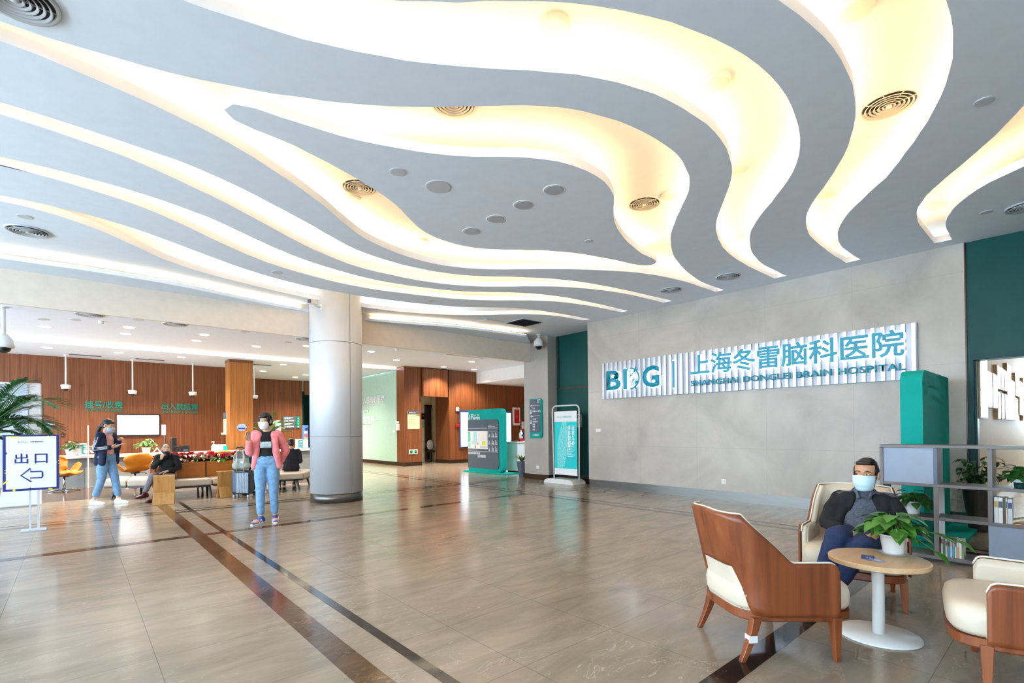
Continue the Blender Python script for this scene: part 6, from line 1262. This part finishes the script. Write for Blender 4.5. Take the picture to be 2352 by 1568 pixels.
for S in 'RL': leg(mb, J, S, [.094, .086, .066, .062, .052], .8)
pass
blob(mb, 'jeans', M['denim'], pk, .009, 4, .003, 10, 4)
for S, dd in (('R', (.55, 1)), ('L', (-.15, 1))):
    o, f0, d, s = shoe(pk, J['an' + S] + V((0, 0, -.01)), dd, mat('blue pink trainer', (64, 96, 176), .6, var=.1), M['gwhite'], nm='trainer')
    cap2_ = MB(); cap2(cap2_, f0 + d * .1 + V((0, 0, .04)), f0 + d * .165 + V((0, 0, .03)), (.043, .03), (.037, .02), s); blob(cap2_, 'toe_cap', mat('peach suede', (232, 170, 150), .8, var=.08), o, .007, 3)
    b = MB()
    for k in range(3):
        for sx in (-1, 1): b.box(f0 + d * (.03 + .03 * k) + s * sx * .042 + V((0, 0, .045)), (.011, .004, .05), rot=Matrix.Rotation(math.atan2(d.y, d.x), 4, 'Z') @ Matrix.Rotation(R(25), 4, 'Y'))
    b.build('side_stripe', M['paper'], o)

# ---------------------------------------------------------------- standing woman in navy with a phone
nv = thing('person', 'person with ponytail in a navy striped jacket and jeans looking at a phone', 'person', (.44, 12.22, 0), R(-131))
J = standJ(); J.update(hipL=V((-.08, 0, .86)), knR=V((.08, -.03, .47)), anR=V((.08, -.17, .085)), knL=V((-.08, .1, .48)), anL=V((-.08, .17, .085)), elR=V((.2, -.04, 1.05)), wrR=V((.13, .18, 1.1)), elL=V((-.2, .02, 1.03)), wrL=V((-.13, .22, 1.14)))
J['elR'], J['wrR'] = V((.21, -.02, 1.05)), V((.13, .2, 1.08)); J['elL'], J['wrL'] = V((-.19, .04, 1.03)), V((-.09, .17, 1.2))
hd = Head((0, .045, 1.49), (0, 1, -.3))
mb = MB(); hd.body(mb, J['neck'] + V((0, 0, -.03)), .045); trunk(mb, J, .88)
for S in 'RL': arm(mb, J, S, [.042, .035, .023]); leg(mb, J, S, [.075, .07, .05, .045, .032])
hand(mb, J['wrR'], (-.25, 1, .12), (-.3, .1, 1), .5, 1); hand(mb, J['wrL'], (.2, .75, .5), (.4, .5, -.8), .9, -1)
blob(mb, 'body', M['skin'], nv, .006, 3); hd.eyes(nv); hd.mask(nv, mat('blue grey mask cloth', (176, 196, 220), .8, var=.02), .02)
mb = MB(); e_ = lambda c, r: ell(mb, hd.p(*c), r, hd.m)
e_((0, -.02, .05), (.081, .098, .08)); e_((0, -.05, .0), (.078, .07, .08)); e_((0, .045, .075), (.06, .05, .026))
chain(mb, [hd.p(0, -.1, -.01), hd.p(0, -.15, -.08), hd.p(0, -.16, -.2), hd.p(0, -.13, -.33)], [.032, .036, .036, .016])
blob(mb, 'hair', M['hair'], nv, .006, 3, .002, 40); MB().tube([hd.p(.03 * math.cos(a_), -.125, -.045 + .03 * math.sin(a_)) for a_ in [k * .785 for k in range(8)]], .007, 6, True).build('hair_tie', mat('grey hair tie', (140, 150, 170), .6), nv, True)
mb = MB(); trunk(mb, J, .98, up=.6); blob(mb, 'peach_shirt', mat('peach shirt cloth', (238, 180, 164), .85, var=.05, bump=.1), nv, .01, 5)
mb = MB()
cap2(mb, J['pel'] + V((0, -.05, -.1)), J['chest'] + V((0, -.03, .02)), (.195, .115), (.165, .085), (1, 0, 0)); cap2(mb, J['chest'] + V((0, -.03, .03)), J['neck'] + V((0, -.03, -.03)), (.155, .075), (.07, .045), (1, 0, 0))
for S, sx in (('R', 1), ('L', -1)):
    chain(mb, [J['sh' + S] + V((-.04 * sx, .02, .01)), J['chest'] + V((.125 * sx, .04, 0)), J['waist'] + V((.15 * sx, .05, 0)), J['pel'] + V((.16 * sx, .05, -.12))], [(.05, .04), (.05, .06), (.055, .065), (.05, .06)])
    chain(mb, [J['sh' + S], J['el' + S], V(J['el' + S]).lerp(J['wr' + S], .9)], [.068, .066, .046])
jk = blob(mb, 'jacket', M['navy'], nv, .009, 5, .005, 8, 6)
for S, sx in (('R', 1), ('L', -1)):
    for k in (-1, 0, 1):
        b = MB()
        up = V((0, .022 * k, 0)); q0 = J['sh' + S] + V((.066 * sx, 0, .0)); q1 = J['el' + S] + V((.068 * sx, 0, 0)); q2 = V(J['el' + S]).lerp(J['wr' + S], .88) + V((.048 * sx, 0, 0))
        b.tube([q0 + up + V((0, 0, -.03)), q0.lerp(q1, .6) + up, q1 + V((0, -.012, .022 * -k)) + up * .3, q1.lerp(q2, .5) + V((0, 0, -.02 * k)), q2 + V((0, 0, -.018 * k))], .0065, 6)
        b.build('sleeve_stripe', M['paper'], jk, True)
mb = MB(); cap2(mb, J['pel'] + V((-.07, 0, 0)), J['pel'] + V((.07, 0, 0)), .11, .11)
for S in 'RL': leg(mb, J, S, [.094, .086, .068, .064, .062], .72)
blob(mb, 'jeans', M['denim'], nv, .009, 4, .003, 10, 7)
for S in 'RL': shoe(nv, J['an' + S] + V((0, 0, -.01)), (0, 1), M['paper'], M['gwhite'], nm='trainer')
ph = thing('phone', 'pale phone held by the woman in the navy jacket', 'phone'); mw = Matrix.Translation((.44, 12.22, 0)) @ Matrix.Rotation(R(-131), 4, 'Z'); ph.location = mw @ (J['wrR'] + V((-.04, .13, .05))); WL[ph.name] = ph.location.copy(); ph.rotation_euler = (R(12), 0, R(-131))
MB().box((0, 0, 0), (.07, .145, .009), bev=.003).build('case', mat('pale phone case', (214, 206, 210), .4, var=.02), ph); MB().box((0, 0, .005), (.062, .13, .002)).build('display', M['black'], ph)

# ---------------------------------------------------------------- seated people on the bench
def seatJ(lean=0):
    return dict(pel=V((0, 0, .47)), waist=V((0, .0 + lean * .3, .61)), chest=V((0, lean * .8, .78)), neck=V((0, lean * 1.1, .92)), shR=V((.15, lean, .855)), shL=V((-.15, lean, .855)), elR=V((.2, .03 + lean, .62)), elL=V((-.2, .03 + lean, .62)), wrR=V((.12, .25, .56)), wrL=V((-.12, .25, .56)),
                hipR=V((.085, .02, .45)), hipL=V((-.085, .02, .45)), knR=V((.1, .42, .46)), knL=V((-.1, .42, .46)), anR=V((.1, .42, .085)), anL=V((-.1, .42, .085)))
sb_ = thing('person', 'person in black with a black mask under the chin, sitting on the bench', 'person', (1.4, 12.3, 0), R(160))
J = seatJ(); J.update(elR=V((.2, .1, .66)), wrR=V((.04, .19, .83)), elL=V((-.22, .0, .62)), wrL=V((-.05, .22, .57)), knR=V((.14, .4, .5)), anR=V((.26, .45, .17)), knL=V((-.03, .43, .45)), anL=V((.1, .46, .085)))
hd = Head((.01, .03, 1.0), (-.45, 1, .45))
mb = MB(); hd.body(mb, J['neck'] + V((0, 0, -.03)), .045); trunk(mb, J, .86)
for S in 'RL': arm(mb, J, S, [.04, .034, .023]); leg(mb, J, S, [.072, .066, .048, .045, .03])
hand(mb, J['wrR'], (-.25, -.25, 1), (-.4, -.9, 0), .8, 1); hand(mb, J['wrL'], (.7, .6, -.1), (0, .1, -1), .4, 1)
blob(mb, 'body', M['skin'], sb_, .006, 3); hd.eyes(sb_); hd.mask(sb_, M['black'], .07, False)
mb = MB(); e_ = lambda c, r: ell(mb, hd.p(*c), r, hd.m); e_((0, -.022, .05), (.079, .095, .078)); e_((0, -.055, .0), (.075, .065, .078)); cap2(mb, hd.p(0, -.1, .0), hd.p(0, -.13, -.02), .03, .026); blob(mb, 'hair', M['hair'], sb_, .006, 3, .0015, 45)
mb = MB(); trunk(mb, J, 1.02, up=.6)
for S in 'RL': chain(mb, [J['sh' + S], J['el' + S], V(J['el' + S]).lerp(J['wr' + S], .8)], [.058, .052, .04])
cap2(mb, J['pel'], J['waist'], (.165, .12), (.15, .11), (1, 0, 0)); blob(mb, 'black_sweater', M['blackc'], sb_, .009, 5, .004, 9, 8)
mb = MB(); cap2(mb, J['pel'] + V((-.08, 0, 0)), J['pel'] + V((.08, 0, 0)), .1, .1)
for S in 'RL': leg(mb, J, S, [.09, .084, .065, .058, .046], .85)
blob(mb, 'leggings', M['greyt'], sb_, .009, 4, .002, 10, 9)
for S, dd in (('R', (.6, 1)), ('L', (.5, 1))): shoe(sb_, J['an' + S] + V((0, 0, -.005)), dd, mat('maroon shoe leather', (104, 28, 44), .4, var=.1), mat('maroon sole', (70, 20, 30), .5))

st_ = thing('person', 'person in a dark suit seen from behind, sitting on the right end of the bench', 'person', (3.93, 12.6, 0), R(-12))
J = seatJ(.03); J.update(knR=V((.12, .42, .46)), anR=V((.12, .6, .085)), anL=V((-.12, .55, .085)), wrR=V((.06, .32, .55)), wrL=V((-.06, .32, .55)))
hd = Head((0, .07, 1.05), (0, 1, -.35))
mb = MB(); hd.body(mb, J['neck'] + V((0, 0, -.03)), .05); trunk(mb, J, .9)
for S in 'RL': arm(mb, J, S, [.042, .036, .025]); leg(mb, J, S, [.075, .068, .05, .046, .032])
hand(mb, J['wrR'], (-.5, .8, -.1), (0, 0, -1), .5, -1); hand(mb, J['wrL'], (.5, .8, -.1), (0, 0, -1), .5, 1); blob(mb, 'body', M['skinm'], st_, .007, 3)
mb = MB(); e_ = lambda c, r: ell(mb, hd.p(*c), r, hd.m); e_((0, -.02, .05), (.079, .096, .08)); e_((0, -.05, -.005), (.077, .07, .08)); blob(mb, 'hair', M['hair'], st_, .007, 3, .0015, 45)
mb = MB(); trunk(mb, J, 1.1, up=.7)
for S in 'RL': chain(mb, [J['sh' + S], J['el' + S], V(J['el' + S]).lerp(J['wr' + S], .9)], [.07, .064, .046])
cap2(mb, J['pel'] + V((0, -.02, -.02)), J['waist'], (.19, .14), (.16, .12), (1, 0, 0)); blob(mb, 'suit_jacket', mat('dark suit cloth', (30, 30, 42), .85, var=.1, bump=.2), st_, .01, 5, .004, 8, 4)
mb = MB(); cap2(mb, J['pel'] + V((-.08, 0, 0)), J['pel'] + V((.08, 0, 0)), .1, .1)
for S in 'RL': leg(mb, J, S, [.092, .086, .07, .062, .052], .92)
blob(mb, 'trousers', mat('dark suit cloth', (30, 30, 42)), st_, .01, 4, .002, 9)
for S in 'RL': shoe(st_, J['an' + S] + V((0, 0, -.005)), (0, 1), M['black'], M['black'])

dk = thing('person', 'person in dark clothes bent forward on the bench behind the suitcase', 'person', (2.98, 12.22, 0), R(160))
J = seatJ(.16); J.update(wrR=V((.08, .42, .58)), wrL=V((-.08, .42, .56)))
for q in ('chest', 'neck', 'shR', 'shL'): J[q].z -= .06
hd = Head((.02, .27, .93), (.2, 1, -.6))
mb = MB(); hd.body(mb, J['neck'] + V((0, 0, -.03)), .046); trunk(mb, J, .88)
for S in 'RL': arm(mb, J, S, [.042, .036, .024]); leg(mb, J, S, [.075, .068, .05, .046, .032])
hand(mb, J['wrR'], (-.3, .8, -.3), (-.3, 0, -1), .7, -1); hand(mb, J['wrL'], (.3, .8, -.3), (.3, 0, -1), .7, 1); blob(mb, 'body', M['skin'], dk, .007, 3); hd.eyes(dk); hd.mask(dk, mat('cyan mask cloth', (110, 196, 214), .8))
mb = MB(); e_ = lambda c, r: ell(mb, hd.p(*c), r, hd.m); e_((0, -.02, .05), (.08, .097, .08)); e_((0, -.05, -.01), (.077, .07, .085)); blob(mb, 'hair', M['hair'], dk, .007, 3, .0015, 45)
mb = MB(); trunk(mb, J, 1.05)
for S in 'RL': chain(mb, [J['sh' + S], J['el' + S], V(J['el' + S]).lerp(J['wr' + S], .88)], [.064, .058, .042])
blob(mb, 'dark_coat', M['blackc'], dk, .01, 5, .003, 8, 5)
mb = MB(); cap2(mb, J['pel'] + V((-.08, 0, 0)), J['pel'] + V((.08, 0, 0)), .1, .1)
for S in 'RL': leg(mb, J, S, [.09, .084, .066, .06, .05], .9)
blob(mb, 'trousers', M['blackc'], dk, .01, 4)
for S in 'RL': shoe(dk, J['an' + S] + V((0, 0, -.005)), (0, 1), M['black'], M['black'])

# ---------------------------------------------------------------- suitcase with a bag
sc_ = thing('suitcase', 'grey ribbed suitcase with its handle up standing before the bench', 'suitcase', (2.6, 11.42, 0), R(-38))
MB().box((0, 0, .31), (.37, .23, .48), bev=.045).build('shell', mat('blue grey suitcase shell', (62, 72, 86), .3, .35, var=.03), sc_, False)
mb = MB()
for k in range(11): mb.box((-.075 + .022 * k, -.117, .3), (.009, .008, .4))
mb.build('ribs', mat('silver suitcase ribs', (146, 154, 164), .3, .6), sc_)
MB().box((0, 0, .31), (.378, .02, .488), bev=.008).build('zip_band', M['black'], sc_)
MB().box((.0, -.118, .535), (.2, .012, .025), bev=.003).build('handle_socket', M['black'], sc_)
mb = MB().tube([(-.075, -.1, .53), (-.075, -.1, 1.0)], .011).tube([(.06, -.1, .53), (.06, -.1, 1.0)], .011).build('handle_tube', mat('pale aluminium tube', (206, 208, 210), .35, .5), sc_, True)
MB().tube([(-.08, -.1, 1.0), (-.06, -.1, 1.03), (.045, -.1, 1.03), (.065, -.1, 1.0)], .014).build('handle_grip', M['black'], sc_, True)
for x in (-.14, .14):
    for y in (-.075, .075):
        w = MB().cyl((x - .018, y, .028), (x + .018, y, .028), .028, n=18).build('wheel', mat('pale wheel', (206, 212, 216), .35), sc_, True); MB().cyl((x, y, .03), (x, y, .08), .016).build('castor_fork', M['black'], w)
mw = Matrix.Translation((2.6, 11.42, 0)) @ Matrix.Rotation(R(-38), 4, 'Z')
bg_ = thing('backpack', 'pale green and grey backpack resting on top of the suitcase', 'bag', mw @ V((-.04, .02, .555)), R(-38))
mb = MB(); cap2(mb, (-.1, 0, .09), (.1, 0, .09), (.085, .085), (.085, .085)); cap2(mb, (0, 0, .09), (0, 0, .27), (.17, .085), (.15, .075), (1, 0, 0)); blob(mb, 'bag_body', mat('pale green canvas', (176, 186, 174), .8, var=.06, bump=.15), bg_, .01, 5, .004, 10)
mb = MB(); cap2(mb, (0, -.0, .27), (0, 0, .33), (.162, .084), (.11, .06), (1, 0, 0)); blob(mb, 'bag_top', mat('grey brown canvas', (128, 116, 110), .8, var=.06), bg_, .01, 4, .003, 10)
MB().tube([(-.12, -.07, .2), (-.1, -.085, .32), (-.03, -.06, .4), (.04, -.06, .4), (.1, -.085, .31), (.12, -.07, .2)], .011).build('strap', mat('cream strap', (206, 200, 184), .7), bg_, True)
MB().box((.05, -.088, .17), (.05, .008, .04), bev=.003).build('patch', M['paper'], bg_); MB().tube([(-.05, 0, .385), (-.02, -.01, .42), (.04, -.01, .42), (.07, 0, .385)], .012).build('top_handle', M['black'], bg_, True)
pb = thing('plastic_bag', 'crumpled clear plastic bag of things on the floor between suitcase and woman in pink', 'bag', (2.98, 11.55, 0)); mb = MB(); ell(mb, (0, 0, .1), (.13, .11, .1)); cap2(mb, (0, 0, .15), (.02, 0, .24), .06, .03); blob(mb, 'bag_film', mat('crumpled pale film', (204, 200, 206), .25, var=.3, scale=16), pb, .01, 3, .02, 14); ell(MB(), (0, 0, 0), (1, 1, 1)).b.free()

# ---------------------------------------------------------------- swan chairs at the counter
def swan(label, x, y, rz):
    t = thing('swivel_chair', label, 'chair', (x, y, 0), rz, 'orange swivel chairs at the counter')
    mb = MB(); nv_, nu = 14, 28; rows = []
    for j in range(nv_ + 1):      # one bent petal: seat, waist, back
        f_ = j / nv_; row = []
        prof = [(.27, .40), (.12, .37), (-.08, .385), (-.2, .46), (-.25, .6), (-.28, .74), (-.29, .84)]
        s_ = f_ * (len(prof) - 1); i = min(len(prof) - 2, int(s_)); w_ = s_ - i; y_, z_ = (prof[i][0] * (1 - w_) + prof[i + 1][0] * w_, prof[i][1] * (1 - w_) + prof[i + 1][1] * w_)
        wd = (.2, .26, .28, .235, .27, .33, .25)[i] * (1 - w_) + (.2, .26, .28, .235, .27, .33, .25)[i + 1] * w_
        for k in range(nu + 1):
            g = -1 + 2 * k / nu; a_ = abs(g); bow = a_ ** 2 * (.07 if f_ < .5 else .12); row.append(V((wd * g, y_ + bow * (1 if f_ > .5 else .0), z_ + (bow * .7 if f_ < .5 else -.07 * a_ ** 3 * max(0, f_ - .6) * 2.5))))
        rows.append(row)
    mb.grid(rows).build('seat_shell', M['orange'], t, True, norm=False, solid=.045, off=0)
    for sx in (-1, 1):
        ab = MB(); chain(ab, [(sx * .2, .02, .4), (sx * .3, .0, .46), (sx * .37, .02, .56), (sx * .4, .06, .62)], [(.1, .025), (.1, .03), (.1, .028), (.07, .024)], (0, 1, 0)); blob(ab, 'armrest', M['orange'], t, .01, 5)
    MB().cyl((0, 0, .04), (0, 0, .37), .022).build('column', M['chrome'], t, True); MB().cyl((0, 0, .33), (0, 0, .37), .09).build('tilt_plate', M['black'], t)
    MB().tube([(.06, -.02, .35), (.2, -.03, .33), (.24, -.03, .31)], .008).build('tilt_lever', M['black'], t, True)
    b = MB()
    for k in range(4): a_ = R(45 + 90 * k); b.tube([(0, 0, .05), (.14 * math.cos(a_), .14 * math.sin(a_), .035), (.29 * math.cos(a_), .29 * math.sin(a_), .016)], [.02, .017, .012], 8)
    b.build('star_base', M['chrome'], t, True); return t
swan('orange swivel chair partly behind the exit board', -.2, 15.72, R(-125))
swan('orange swivel chair just behind the woman in navy, its back to the camera', 1.12, 15.6, R(20))
swan('orange swivel chair whose back shows above the red flowers', 3.0, 15.6, R(5))
